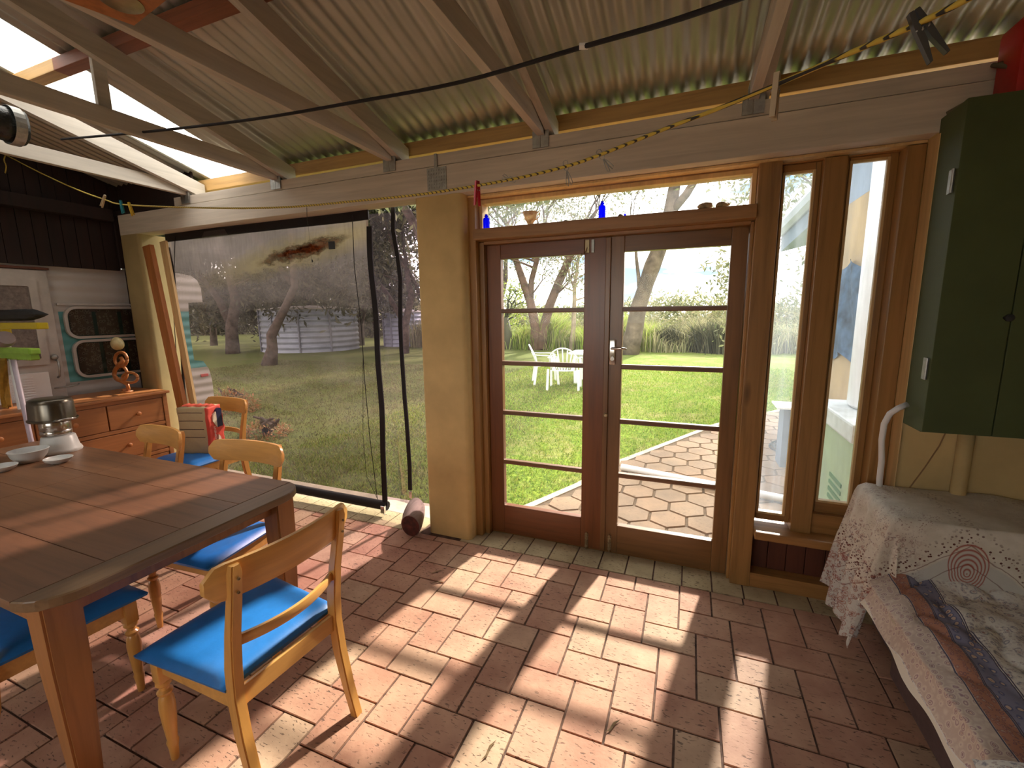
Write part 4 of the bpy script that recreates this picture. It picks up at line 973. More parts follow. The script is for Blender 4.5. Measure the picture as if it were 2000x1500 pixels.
# ================================================================== transom shelf things
blue = Mt('cobalt_glass'); blue.base((.005, .01, .75)); blue.set(Roughness=.08)
_tl = blue.N('BsdfTranslucent'); _tl.inputs[0].default_value = (.01, .02, 1, 1); _tr = blue.N('BsdfTransparent'); _tr.inputs[0].default_value = (.02, .03, .95, 1)
_a = blue.N('MixShader'); blue.L(_tl.outputs[0], _a.inputs[1]); blue.L(_tr.outputs[0], _a.inputs[2]); _b = blue.N('MixShader'); _b.inputs[0].default_value = .75; blue.L(blue.b.outputs[0], _b.inputs[1]); blue.L(_a.outputs[0], _b.inputs[2]); blue.L(_b.outputs[0], blue.out.inputs[0])
def sh(px, y=2.64): return at(px, 430-(px-945)*.094, y).x
def bottle(px, h, R, label, cap=True):
    t = thing('blue_bottle', label, 'bottle', (sh(px), 2.64, 2.073), 'blue bottles on the transom shelf'); c = Vector((sh(px), 2.64, 2.073))
    bm = B(); lathe(bm, [(R*.9, 0), (R, .004), (R, h*.68), (R*.85, h*.75), (R*.45, h*.80), (R*.45, h*.84)], c, 20); obj('body', bm, blue.m, t, auto=50)
    bm = B(); lathe(bm, [(R*.42, h*.84), (R*.6, h*.85), (R*.6, h*.90), (R*.42, h*.92), (R*.42, h)], c, 16); obj('neck', bm, blue.m, t, auto=50)
bottle(950, .092, .021, 'cobalt blue bottle at the left end of the transom shelf')
bottle(1176, .098, .020, 'cobalt blue bottle in the middle of the transom shelf')
cx_ = sh(1036, 2.63); cp = thing('tea_cup', 'cream teacup with pink floral print on the transom shelf', 'cup', (cx_, 2.63, 2.073))
mc = Mt('floral_china'); vv = mc.co(); mc.base(mc.mix(mc.ramp(mc.vor(vv, 60), [(.18, (1,)*3), (.28, (0,)*3)]), (.75, .66, .50), (.60, .22, .15))); mc.set(Roughness=.2)
_t = mc.N('BsdfTranslucent'); _t.inputs[0].default_value = (.8, .66, .45, 1); _x = mc.N('MixShader'); _x.inputs[0].default_value = .35; mc.L(mc.b.outputs[0], _x.inputs[1]); mc.L(_t.outputs[0], _x.inputs[2]); mc.L(_x.outputs[0], mc.out.inputs[0])
bm = B(); lathe(bm, [(.022, 0), (.022, .004), (.015, .009), (.020, .016), (.034, .035), (.040, .06), (.046, .076), (.044, .077), (.037, .058), (.030, .035), (.012, .018), (0, .017)], (cx_, 2.63, 2.073), 28); obj('bowl', bm, mc.m, cp, auto=60)
bm = B(); tube(bm, [(cx_+a_, 2.63, 2.073+b_) for a_, b_ in ((.038, .066), (.052, .074), (.060, .066), (.056, .048), (.044, .034), (.032, .030))], .0035, 8); obj('handle', bm, mc.m, cp, smooth=True)
stone = plain('sandy_stone', (.50, .38, .22), .8, .3, 30)
def rock(px, w, h, label, mat=stone, y=2.63, seed=0):
    bm = B(); bmesh.ops.create_icosphere(bm, subdivisions=2, radius=1); X = sh(px, y)
    for v in bm.verts:
        n_ = 1+.25*noise.noise(v.co*1.6+Vector((seed*3.1, 0, 0))); v.co = Vector((X+v.co.x*w/2*n_, y+v.co.y*w*.4*n_, 2.072+max(0, (v.co.z*.5+.5))*h*n_))
    return tag(obj('shelf_stone', bm, mat), label, 'stone', 'small stones and shells on the transom shelf')
rock(1104, .028, .014, 'tiny brown stone on the shelf between teacup and middle bottle', M['bark'], seed=1)
rock(1140, .026, .010, 'small pale shell on the shelf just left of the middle bottle', seed=2)
rock(1212, .030, .020, 'brown pebble just right of the middle blue bottle', M['bark'], seed=3)
rock(1221, .014, .020, 'tiny bright blue pebble right of the middle bottle', blue.m, seed=4)
rock(1378, .075, .040, 'angular sandy stone near the right end of the transom shelf', seed=5)
rock(1412, .070, .034, 'flat sandy stone at the right end of the transom shelf', seed=6)

# ================================================================== ropes and pegs
def rope(name, pts, r, mat, label, cat='rope', sub=5, tw=0):
    P_ = [Vector(p) for p in pts]; out = []
    for i in range(len(P_)-1):
        p0 = P_[max(i-1, 0)]; p1 = P_[i]; p2 = P_[i+1]; p3 = P_[min(i+2, len(P_)-1)]
        for k in range(sub):
            t = k/sub; out.append(.5*((2*p1)+(p2-p0)*t+(2*p0-5*p1+4*p2-p3)*t*t+(3*p1-p0-3*p2+p3)*t**3))
    out.append(P_[-1]); bm = B(); tube(bm, out, r, 7)
    return tag(obj(name, bm, mat, smooth=True), label, cat)
mr = Mt('yellow_rope'); wv = mr.N('TexWave', Scale=48.0, Distortion=0); wv.bands_direction = 'DIAGONAL'; mr.L(mr.co(), wv.inputs[0])
mr.base(mr.ramp(wv.outputs[1], [(.12, (.03, .025, .02)), (.25, (.55, .40, .06))])); mr.set(Roughness=.8)
CL = [(10, 302, 1.86), (80, 338, 1.82), (150, 370, 1.80), (205, 390, 1.75), (245, 400, 1.72), (400, 406, 1.62), (550, 405, 1.54), (700, 392, 1.47), (800, 382, 1.42), (880, 371, 1.37), (1000, 350, 1.30), (1105, 325, 1.23), (1175, 301, 1.19), (1300, 251, 1.11), (1400, 213, 1.04), (1500, 172, .97), (1640, 112, .89), (1795, 45, .80), (1900, -8, .75), (2000, -60, .7)]
CP = [at(a_, b_, c_) for a_, b_, c_ in CL]
rope('clothes_line', CP, .0042, mr.m, 'yellow clothes line with pegs sagging across the room', 'clothes line', 6)
rope('black_rope', [at(120, 272, 1.70), at(300, 256, 1.66), at(500, 232, 1.60), at(700, 198, 1.55), at(900, 160, 1.5), at(1150, 88, 1.32), at(1300, 45, 1.2), at(1450, -6, 1.1), at(1600, -60, 1.0)], .0065, M['black'], 'straight black rope strung under the roof trusses')
p = at(1140, 90, 1.325); bm = B(); lathe(bm, [(.008, -.012), (.0085, .012)], (0, 0, 0), 10, Matrix.Translation(p) @ Matrix.Rotation(PI/2, 4, 'Y') @ Matrix.Rotation(-.3, 4, 'X')); tag(obj('rope_tape', bm, M['white']), 'small white tape wrapped around the black rope', 'tape')
rope('rope_tail', [at(12, 300, 1.86), at(8, 312, 1.85), at(12, 325, 1.85), at(10, 338, 1.85)], .004, mr.m, 'short knotted tail hanging from the left end of the clothes line')
def peg(px, py, Y, ln, tilt, mat, label, yawd=0, name='clothes_peg'):
    t = thing(name, label, 'clothes peg', at(px, py, Y), 'pegs on the clothes line')
    Mx = Matrix.Translation(at(px, py, Y)) @ Matrix.Rotation(math.radians(yawd), 4, 'Z') @ Matrix.Rotation(math.radians(tilt), 4, 'Y')
    for s in (-1, 1):
        bm = B(); prism(bm, [(s*.001, .30*ln), (s*.006, .30*ln), (s*.0085, 0), (s*.011, -.7*ln), (s*.0075, -.7*ln), (s*.002, -.02)], 'y', -.0045, .0045)
        for v in bm.verts: v.co = Mx @ v.co
        obj('jaw', bm, mat, t)
    bm = B(); tube(bm, [Mx @ Vector((a_, .006*math.sin(a_*900), -.006+.002*math.cos(a_*900))) for a_ in [(-.008+.001*k) for k in range(17)]], .0011, 5); obj('spring', bm, M['steel'], t)
pw = wood('peg_wood', (.50, .38, .25), 'z', .7, .7)
peg(203, 388, 1.75, .085, 42, pw, 'pale wooden peg at the left of the clothes line, swung sideways')
peg(237, 399, 1.72, .075, -8, plain('teal_plastic', (.02, .22, .28), .4, .1, 8), 'dark teal peg beside the yellow peg')
peg(254, 403, 1.71, .08, -18, plain('yellow_peg_plastic', (.62, .40, .04), .4, .1, 8), 'yellow peg beside the dark teal peg')
peg(932, 368, 1.34, .075, 2, plain('crimson_plastic', (.55, .01, .03), .35, .05, 8), 'red plastic peg hanging above the door frame corner', 60)
peg(1516, 170, .96, .075, 4, pw, 'pale wooden peg below the right-hand roof truss', 70)
peg(1798, 50, .80, .07, -28, plain('grey_peg', (.05, .045, .04), .5, .1, 8), 'dark grey peg near the upper right picture corner')
def wpeg(px, py, Y, label, tilt, ln=.05):
    Mx = Matrix.Translation(at(px, py, Y)) @ Matrix.Rotation(math.radians(tilt), 4, 'Y')
    bm = B()
    for s in (-1, 1):
        tube(bm, [Mx @ Vector(q) for q in ((s*.001, 0, .014), (s*.006, .002, .012), (s*.006, .002, -.008), (s*.001, .003, -.012), (s*.007, .004, -ln*.6), (s*.009, .004, -ln*.85), (s*.004, .004, -ln*.95), (s*.001, .003, -ln*.7), (0, .002, -.014))], .0012, 5)
    tag(obj('wire_peg', bm, M['steel'], smooth=True), label, 'clothes peg', 'wire pegs on the clothes line')
wpeg(999, 350, 1.30, 'small wire peg lying on the line right of the red peg', 110, .035)
wpeg(1105, 324, 1.23, 'longest wire peg hanging above the transom window', -12, .055)
wpeg(1173, 302, 1.19, 'wire peg right of the longest wire peg', -35, .05)
# downlight board at top left
c0 = Fz = atz(262, 50, 2.5)
db = thing('downlight_board', 'orange-brown ceiling board with a round downlight at the top left', 'light', (-1.75, .8, 2.5))
e1 = (atz(125, 0, 2.5)-c0).normalized(); 
bm = B(); pA = c0; u1 = Vector((-.45, -.89, 0)).normalized(); u1 = e1; v1 = (atz(325, 0, 2.5)-c0).normalized()
pts = [pA, pA+v1*.5, pA+v1*.5+u1*.5, pA+u1*.5]
loft(bm, [[Vector((q.x, q.y, z)) for q in pts] for z in (2.5, 2.518)]); obj('board', bm, M['plank'], db)
lc = atz(236, 2, 2.5)
bm = B(); lathe(bm, [(.050, -.004), (.056, 0), (.056, .002), (.036, .002), (.034, -.003)], Vector((lc.x, lc.y, 2.497)), 28); obj('trim_ring', bm, M['brass'], db, auto=40)
bm = B(); lathe(bm, [(.0, -.001), (.033, -.001), (.033, .001), (0, .001)], Vector((lc.x, lc.y, 2.4985)), 24); obj('lens', bm, M['chrome'], db)
# black roll at left
c = at(16, 243, 1.42)
rl = thing('black_roll', 'shiny black rolled sheet strapped under the roof at the left edge', 'roll', c)
bm = B(); secs = []
for k in range(12):
    y_ = .35+k*.1; rr_ = .085+.007*math.sin(k*1.9)
    secs.append([(c.x+.06+rr_*math.cos(a_)*(1+.05*math.sin(3*a_+k)), y_, c.z-.02+rr_*math.sin(a_)) for a_ in [2*PI*i/18 for i in range(18)]])
loft(bm, secs); obj('sheet', bm, plain('shiny_black_plastic', (.02, .02, .018), .22, .3, 12, bump=.5), rl, smooth=True)
bm = B(); rframe_pts = [(c.x+.06+.098*math.cos(a_), 1.40, c.z-.02+.098*math.sin(a_)) for a_ in [2*PI*i/24 for i in range(25)]]
secs = [[(p_[0]*1.0, 1.39, p_[2]), (p_[0], 1.435, p_[2]), (c.x+.06+(p_[0]-c.x-.06)*1.02, 1.435, c.z-.02+(p_[2]-c.z+.02)*1.02), (c.x+.06+(p_[0]-c.x-.06)*1.02, 1.39, c.z-.02+(p_[2]-c.z+.02)*1.02)] for p_ in rframe_pts]
loft(bm, secs); obj('strap', bm, M['steel'], rl)

# ================================================================== OUTSIDE
def ground(x, y): return -.06
V, F = [], []
nx, ny = 60, 60
bm = B(); box(bm, -70, 60, 2.96, 120, -.5, -.075); struct(obj('lawn', bm, M['lawn'], org=(0, 0, 0)))
bm = B(); box(bm, -70, 60, -60, -2.7, -.5, -.075); box(bm, -70, -7.2, -2.7, 2.96, -.5, -.075); box(bm, 2.05, 60, -2.7, 2.96, -.5, -.075); box(bm, -7.2, -5.0, -2.7, 2.96, -.5, -.075); struct(obj('yard_ground', bm, M['conc'], org=(0, 0, 0)))
edge = [(-1.6, 2.90), (-1.45, 2.98), (-1.19, 3.28), (-.9, 3.9), (-.63, 4.69), (-.2, 5.53), (.43, 6.76), (1.6, 8.3), (4.5, 10.5)]
def edgeY(x):
    for (a, b), (c, d) in zip(edge, edge[1:]):
        if a <= x <= c: return b+(d-b)*(x-a)/(c-a)
    return -1 if x < -1.6 else 99
bm = B()
secs = []
for i, (a, b) in enumerate(edge):
    q = Vector(edge[min(i+1, len(edge)-1)])-Vector(edge[max(i-1, 0)]); q.normalize(); nrm = Vector((-q.y, q.x)); 
    p0 = Vector((a, b))-nrm*.035; p1 = Vector((a, b))+nrm*.035
    secs.append([(p0.x, p0.y, -.12), (p0.x, p0.y, -.052), (p1.x, p1.y, -.052), (p1.x, p1.y, -.12)])
loft(bm, secs); struct(obj('path_kerb', bm, M['conc']))
V, F = [], []; R = .158; dx = R*math.sqrt(3); dy = R*1.5
for j in range(0, 46):
    for i in range(-12, 28):
        cx = -.085+.137*0+dx*(i+.5*(j % 2)); cy = 2.97+dy*j*1.0
        if cy > 9.5 or cx > 4.5 or cx < -1.5: continue
        if cy > edgeY(cx)-.12: continue
        n = len(V); z = -.05+random.uniform(-.002, .002)
        for rr_, zz in ((R-.006, z-.02), (R-.014, z)):
            for k in range(6): a = PI/6+k*PI/3; V.append((cx+rr_*math.cos(a), cy+rr_*math.sin(a), zz))
        for k in range(6): F.append((n+k, n+(k+1) % 6, n+6+(k+1) % 6, n+6+k))
        F.append(tuple(range(n+6, n+12)))
me = struct(arr('path_hexagonal', V, F, M['hex'])) if False else None
me_ = bpy.data.meshes.new('path_hexagonal'); me_.from_pydata(V, [], F); me_.materials.append(M['hex']); oo = bpy.data.objects.new('path_hexagonal', me_); C.collection.objects.link(oo); struct(oo)
bm = B(); pl = [(-1.55, 2.96)]+[(a+.02, b) for a, b in edge[1:]]+[(4.5, 2.96)]
prism(bm, pl, 'z', -.1, -.062); struct(obj('path_bed', bm, plain('path_sand', (.13, .085, .05), .95, .2, 20)))
# pvc pipe
bm = B(); p0 = atz(1214, 912, -.012); tube(bm, [p0, (.60, 4.12, -.012), (1.6, 3.88, -.012)], .033, 18); tag(obj('white_pipe', bm, M['white'], smooth=True), 'long white plastic pipe lying across the hexagonal paving', 'pipe')
# hose coil
bm = B()
for k in range(7): tube(bm, [(1.25+(.20+.018*k)*math.cos(a), 5.75+(.20+.018*k)*math.sin(a)*1.0, -.035+.012*(k % 3)) for a in [2*PI*i/36 for i in range(37)]], .008, 6)
tag(obj('hose_coil', bm, M['rubber'], smooth=True), 'coiled black hose lying on the paving outside', 'hose')

# lawn blades (uncountable)
def blades(n, xr, yr, h, w, mat, test=None, z0=-.075, name='grass', lean_=.5):
    X = RNG.uniform(*xr, n); Y = RNG.uniform(yr[0]**.5, yr[1]**.5, n)**2
    if test is not None:
        k = np.array([test(a, b) for a, b in zip(X, Y)]); X, Y = X[k], Y[k]
    n = len(X); H = h*RNG.uniform(.5, 1.2, n); A = RNG.uniform(0, 2*PI, n); lx = RNG.normal(0, lean_, n)*H; ly = RNG.normal(0, lean_, n)*H; ww = w*(1+.25*Y/3)
    V = np.zeros((n, 3, 3)); V[:, 0] = np.stack([X-np.cos(A)*ww, Y-np.sin(A)*ww, np.full(n, z0)], 1); V[:, 1] = np.stack([X+np.cos(A)*ww, Y+np.sin(A)*ww, np.full(n, z0)], 1); V[:, 2] = np.stack([X+lx, Y+ly, z0+H], 1)
    return arr(name, V.reshape(-1, 3), np.arange(n*3).reshape(-1, 3), mat)
o = blades(90000, (-4.5, 2.6), (2.98, 14), .04, .0035, M['blade'], lambda a, b: b > edgeY(a)+.03); tag(o, 'short bright green lawn grass seen through the glass doors', 'grass', kind='stuff')
o = blades(60000, (-14, -2.0), (2.98, 12), .038, .004, M['dryblade']); tag(o, 'thin dry lawn grass seen through the plastic blind', 'grass', kind='stuff')

# foliage helper
def leaves(P, size, name, mat, parent):
    """P: (n,3) leaf centres"""
    n = len(P); d = RNG.normal(0, 1, (n, 3)); d[:, 2] -= .6; d /= np.linalg.norm(d, axis=1)[:, None]
    e = RNG.normal(0, 1, (n, 3)); e -= d*(e*d).sum(1)[:, None]; e /= np.linalg.norm(e, axis=1)[:, None]
    L_s = size*RNG.uniform(.6, 1.4, n)[:, None]; V = np.stack([P-d*L_s, P+e*L_s*.32, P+d*L_s, P-e*L_s*.32], 1)
    return arr(name, V.reshape(-1, 3), np.arange(n*4).reshape(-1, 4), mat, parent)
def grow(bm, tips, p, d, L0, r, depth, spread=.55, up=.15):
    pts = [p]; rs = [r]; q = p.copy(); dd = d.normalized(); n = 4
    for k in range(n):
        dd = (dd+Vector((random.gauss(0, .12), random.gauss(0, .12), random.gauss(0, .08)+up*.3))).normalized(); q = q+dd*L0/n; pts.append(q.copy()); rs.append(r*(1-.45*(k+1)/n))
    tube(bm, pts, rs, 6 if r > .03 else 4)
    if depth == 0: tips.append(q.copy()); tips.append(pts[2]); return
    for k in range(random.choice((2, 3))):
        nd = (dd+Vector((random.gauss(0, spread), random.gauss(0, spread), random.gauss(0, spread*.6)+up))).normalized()
        grow(bm, tips, q, nd, L0*random.uniform(.62, .85), rs[-1]*.8, depth-1, spread, up)
def tree(name, label, stems, depth, Lb, lf, nleaf, size, spr, group=None, bark=None, base=None, cat='tree', hang=0, side=0):
    t = thing(name, label, cat, base or stems[0][0][0], group); bm = B(); tips = []
    for pts, rs in stems:
        pts = [Vector(p) for p in pts]; tube(bm, pts, rs, 10)
        for k in range(side):
            i_ = random.randrange(max(1, len(pts)//2-1), len(pts)-1); q = pts[i_].lerp(pts[i_+1], random.random()); grow(bm, tips, q, Vector((random.gauss(0, 1), random.gauss(0, .8), random.uniform(.1, .6))).normalized(), Lb*.8, min(.05, rs[i_]*.4), max(1, depth-2))
        d = (pts[-1]-pts[-2]).normalized()
        for k in range(3): grow(bm, tips, pts[-1], (d+Vector((random.gauss(0, .5), random.gauss(0, .5), .1))).normalized(), Lb, rs[-1]*.7, depth)
        for k in range(2): 
            q = pts[-2].lerp(pts[-1], random.random()); grow(bm, tips, q, Vector((random.gauss(0, 1), random.gauss(0, .8), .35)).normalized(), Lb*.7, rs[-1]*.4, max(0, depth-1))
    obj('trunk', bm, bark or M['bark'], t, smooth=True)
    if nleaf:
        T_ = np.array([list(v) for v in tips]); I = RNG.integers(0, len(T_), nleaf); P = T_[I]+RNG.normal(0, 1, (nleaf, 3))*np.array([spr, spr, spr*.7]); P[:, 2] -= hang*RNG.random(nleaf)
        leaves(P, size, 'foliage', lf, t)
    return t
pinkbark = plain('smooth_gum_bark', (.17, .10, .07), .85, .3, 3, bump=.4)
Y1 = 18.5
tree('gum_tree', 'forked gum tree with two leaning trunks behind the white chairs',
     [([at(1046, 684, Y1), at(1046, 640, Y1), at(1036, 590, Y1), at(1020, 545, Y1), at(1005, 500, Y1+.3), at(990, 440, Y1+.6)], [.34, .22, .2, .17, .14, .1]),
      ([at(1036, 590, Y1), at(1038, 548, Y1), at(1048, 510, Y1), at(1060, 470, Y1)], [.15, .13, .11, .08]),
      ([at(1056, 680, Y1), at(1062, 640, Y1), at(1074, 595, Y1), at(1092, 550, Y1), at(1112, 505, Y1), at(1130, 460, Y1)], [.30, .21, .2, .19, .15, .1])],
     3, 1.3, M['gum'], 9000, .085, .30, bark=pinkbark, hang=.5, side=6)
tree('slender_gum_tree', 'slender pale gum sapling just right of the forked gum',
     [([at(1116, 684, Y1), at(1120, 640, Y1), at(1122, 590, Y1), at(1122, 560, Y1), at(1128, 520, Y1), at(1135, 470, Y1)], [.13, .1, .09, .08, .06, .04]),
      ([at(1122, 565, Y1), at(1112, 540, Y1), at(1106, 505, Y1)], [.05, .04, .03])],
     3, 1.0, M['gum'], 3000, .07, .3, side=5, bark=plain('pale_sapling_bark', (.42, .33, .24), .8, .2, 4))
Y2 = 17.4
tree('leaning_gum_tree', 'big single gum trunk leaning right, seen through the right door',
     [([at(1226, 694, Y2), at(1238, 650, Y2), at(1247, 600, Y2), at(1262, 555, Y2), at(1274, 520, Y2), at(1290, 480, Y2), at(1308, 420, Y2), at(1318, 360, Y2+.3), at(1335, 310, Y2+.6)], [.42, .33, .29, .27, .30, .26, .24, .2, .16]),
      ([at(1249, 570, Y2), at(1247, 540, Y2), at(1243, 505, Y2), at(1240, 460, Y2)], [.08, .07, .06, .04]),
      ([at(1310, 415, Y2), at(1340, 380, Y2), at(1365, 340, Y2), at(1385, 300, Y2)], [.16, .14, .12, .1])],
     3, 1.3, M['gum'], 2200, .09, .4, bark=plain('leaning_gum_bark', (.16, .12, .085), .9, .3, 3, bump=.4), hang=.5)
tree('dead_stump_tree', 'dark broken stump tree at the left edge of the left door view', [([at(990, 682, 18.6), at(992, 650, 18.6), at(988, 620, 18.6)], [.25, .2, .12])], 2, .7, M['reed'], 900, .08, .3, bark=M['darkleaf'])
# overhanging leafy branch at right of right door, from a tree standing further right
tree('overhanging_tree', 'leafy tree whose branches hang down at the right of the right door',
     [([(5.2, 13.5, -.08), (5.0, 13.4, 2.2), (4.2, 13.0, 4.4), (3.2, 12.5, 5.3), (2.4, 12.2, 5.0)], [.22, .18, .12, .07, .04]), ([(4.2, 13, 4.4), (3.0, 12.4, 4.6), (2.2, 12.0, 4.0), (1.9, 11.9, 3.2)], [.06, .05, .03, .015])], 2, .8, M['gum'], 3600, .07, .28, hang=.9)
# trees seen through the blind
Y3 = 10.6
tree('crooked_tree', 'small dark crooked tree leaning right in front of the water tank',
     [([at(526, 714, Y3), at(532, 680, Y3), at(530, 655, Y3), at(545, 625, Y3), at(560, 595, Y3), at(575, 560, Y3), Vector((-10.8, 10.0, 4.4)), Vector((-9.6, 9.6, 5.8))], [.26, .17, .16, .13, .12, .11, .09, .06]), ([at(575, 560, Y3), Vector((-12.2, 9.6, 4.2)), Vector((-12.4, 9, 5.8))], [.09, .08, .06])], 3, 1.4, M['darkleaf'], 20000, .10, .6, hang=.6)  # upper stems and crown extended above view to shade the lawn
for k, (px, Y, s, lab) in enumerate(((455, 13.5, .3, 'dark spreading tree behind the caravan end, left of the water tank'), (420, 17, .2, 'dark tree deeper behind the caravan end'), (600, 18, .24, 'dark leafy tree rising behind the water tank'), (705, 19, .22, 'dark leafy tree right of the water tank behind the blind'), (790, 15.5, .2, 'leafy tree seen between the blind and the pillar'))):
    b0 = at(px, 690, Y); b0.z = -.08
    tree('shade_tree', lab, [([b0, b0+Vector((.1, 0, 1.2)), b0+Vector((.4, .1, 2.3)), b0+Vector((.3, 0, 3.4))], [s, s*.8, s*.65, s*.45]), ([b0+Vector((.1, 0, 1.2)), b0+Vector((-.8, .2, 2.4)), b0+Vector((-1.5, 0, 3.4))], [s*.6, s*.5, s*.35])],
         3, 1.7, M['darkleaf'], 20000, .13, .45, group='dark shade trees beyond the blind', hang=1.9)
tree('lawn_shade_tree', 'broad tree behind the cream pillar whose foliage fills the transom\'s left end', [([(-7.2, 12, -.08), (-7.1, 12, 2.2), (-6.6, 11.8, 3.8), (-5.4, 11.6, 5.2)], [.26, .22, .18, .12]), ([(-7.1, 12, 2.2), (-7.6, 11.6, 4.0), (-8.4, 11.2, 5.6)], [.16, .13, .1]), ([(-6.6, 11.8, 3.8), (-6.8, 11.0, 5.2), (-6.9, 10.2, 6.2)], [.12, .1, .08]), ([(-5.4, 11.6, 5.2), (-4.2, 11.2, 6.3), (-3.4, 11, 7.0)], [.12, .1, .07])],
     3, 1.9, M['gum'], 34000, .13, .85, hang=.5)  # placed to shade the lawn, its trunk unseen behind the pillar
# background tree canopies for the transom's left half, behind
for k, (X, Y, lab) in enumerate(((-10.5, 24, 'tall grey-green gum far behind, left of the forked gum'), (-13.5, 21, 'tall grey-green gum between the slender sapling view and the water tank'), (9.5, 16, 'grey-green gum seen through the left narrow window'), (5.8, 20, 'grey-green gum beyond the hanging branches'))):
    b0 = Vector((X, Y, -.08))
    tree('background_gum_tree', lab, [([b0, b0+Vector((.1, 0, 2)), b0+Vector((.5, .1, 3.6)), b0+Vector((.6, 0, 5))], [.24, .2, .16, .1]), ([b0+Vector((.1, 0, 2)), b0+Vector((-1, 0, 4)), b0+Vector((-1.2, 0, 5.4))], [.14, .11, .08])], 3, 1.7, M['gum'], 9000, .13, .7, group='background gum trees', hang=.9)

# reeds: clumps
def clump(name, label, c, R, h, n, mat, cat='reeds', group=None, w=.016):
    X = RNG.normal(0, R*.5, n); Yy = RNG.normal(0, R*.35, n); H = h*RNG.uniform(.55, 1.1, n); lx = X*.55+RNG.normal(0, .18, n)*H; ly = RNG.normal(0, .15, n)*H; A = RNG.uniform(0, PI, n)
    cx, cy = c; z0 = -.08; b = np.stack([cx+X, cy+Yy, np.full(n, z0)], 1); o_ = np.stack([np.cos(A)*w, np.sin(A)*w, np.zeros(n)], 1)
    mid = b+np.stack([lx*.35, ly*.35, H*.62], 1); tip = b+np.stack([lx*1.3, ly*1.3, H*.98], 1)
    V = np.stack([b-o_, b+o_, mid-o_*.9, mid+o_*.9, tip], 1).reshape(-1, 3); F = []
    for i in range(n): a = i*5; F += [(a, a+1, a+3, a+2), (a+2, a+3, a+4)]
    me = bpy.data.meshes.new(name); me.from_pydata((V-np.array([cx, cy, z0])).tolist(), [], F); me.materials.append(mat); q = bpy.data.objects.new(name, me); q.location = (cx, cy, z0); C.collection.objects.link(q)
    return tag(q, label, cat, group)
def reedbed(name, label, ranges, n, h, mat, cat='reeds'):
    X = np.concatenate([RNG.uniform(a, b, n) for a, b in ranges]); n = len(X)
    patch = .8+.28*np.sin(X*1.9)+.2*np.sin(X*4.3+1); Y = 19.5+RNG.normal(0, .45, n)+.2*np.sin(X*2.2); H = h*RNG.uniform(.45, 1.1, n)*patch
    A = RNG.uniform(0, PI, n); lx = RNG.normal(0, .30, n)*H; ly = RNG.normal(0, .2, n)*H; w = .014; z0 = -.08
    b = np.stack([X, Y, np.full(n, z0)], 1); o_ = np.stack([np.cos(A)*w, np.sin(A)*w, np.zeros(n)], 1)
    mid = b+np.stack([lx*.3, ly*.3, H*.62], 1); tip = b+np.stack([lx*1.3, ly*1.3, H*.93], 1)
    V = np.stack([b-o_, b+o_, mid-o_*.9, mid+o_*.9, tip], 1).reshape(-1, 3); F = []
    for i in range(n): a = i*5; F += [(a, a+1, a+3, a+2), (a+2, a+3, a+4)]
    return tag(arr(name, V, F, mat, org=(0, 19.5, z0)), label, cat, kind='stuff')
reedbed('reeds', 'bed of upright bright green reeds along the far lawn edge', [(-9.5, -1.4), (-9.5, -1.4)], 5200, 1.55, M['reed'])
reedbed('dry_reeds', 'bed of tangled dry brown-green reeds along the far lawn edge', [(-13, -9), (-1.8, 6.5), (-8, 0)], 4200, 1.45, M['reeddry'])
clump('tussock', 'round dark grassy tussock at the right of the reeds', (1.15, 18.9), .9, 1.25, 1400, M['darkleaf'], 'tussock')
clump('tussock', 'leafy dark tussock at the left of the right door view', (-.75, 19.0), .35, 1.15, 300, M['darkleaf'], 'tussock')
# bushes behind reeds
def bush(label, c, rx, ry, h, n, mat, size=.12, group=None, name='bush'):
    th = RNG.uniform(0, 2*PI, n); ph = np.arccos(RNG.uniform(0, 1, n)); rr_ = RNG.uniform(.75, 1.02, n)+.12*np.sin(th*5)*np.sin(ph*4)
    P = np.stack([c[0]+rx*rr_*np.sin(ph)*np.cos(th), c[1]+ry*rr_*np.sin(ph)*np.sin(th), -.08+h*rr_*np.cos(ph)], 1)
    t = thing(name, label, 'bush', (c[0], c[1], -.08), group); leaves(P, size, 'foliage', mat, t)
    bm = B()
    for k in range(5): tube(bm, [(c[0], c[1], -.08), (c[0]+random.uniform(-.5, .5)*rx, c[1]+random.uniform(-.3, .3)*ry, h*.5), (c[0]+random.uniform(-.8, .8)*rx, c[1], h*.8)], [.05, .03, .015], 5)
    obj('stem', bm, M['bark'], t); return t
def scrub(name, label, spots, n, mats, size):
    P = []
    for cx, cy, rx, ry, h in spots:
        th = RNG.uniform(0, 2*PI, n); ph = np.arccos(RNG.uniform(0, 1, n)); rr_ = RNG.uniform(.7, 1.02, n)+.14*np.sin(th*5)*np.sin(ph*4)
        P.append(np.stack([cx+rx*rr_*np.sin(ph)*np.cos(th), cy+ry*rr_*np.sin(ph)*np.sin(th), -.08+h*rr_*np.cos(ph)], 1))
    P = np.concatenate(P); q = leaves(P, size, name, mats, None); return tag(q, label, 'shrubs', kind='stuff')
scrub('scrub', 'mass of grey-green scrub behind the reeds', [(X+random.uniform(-.4, .4), 24+random.uniform(-1, 1.5), 1.9, 1.2, random.uniform(1.5, 2.4)) for X in np.arange(-16, 10, 2.0)], 2400, M['bush'], .10)
scrub('distant_treeline', 'distant dark treeline on the horizon', [(X+random.uniform(-1, 1), 62+random.uniform(-4, 4), random.uniform(3, 5.5), 3, random.uniform(2.2, 4.2)) for X in np.arange(-48, 34, 4.5)], 1500, M['gum'], .28)
bush('orange-flowering low plant beyond the blind', tuple(at(455, 770, 5.2))[:2], .45, .35, .38, 900, M['orange'], .035, name='flowering_plant')
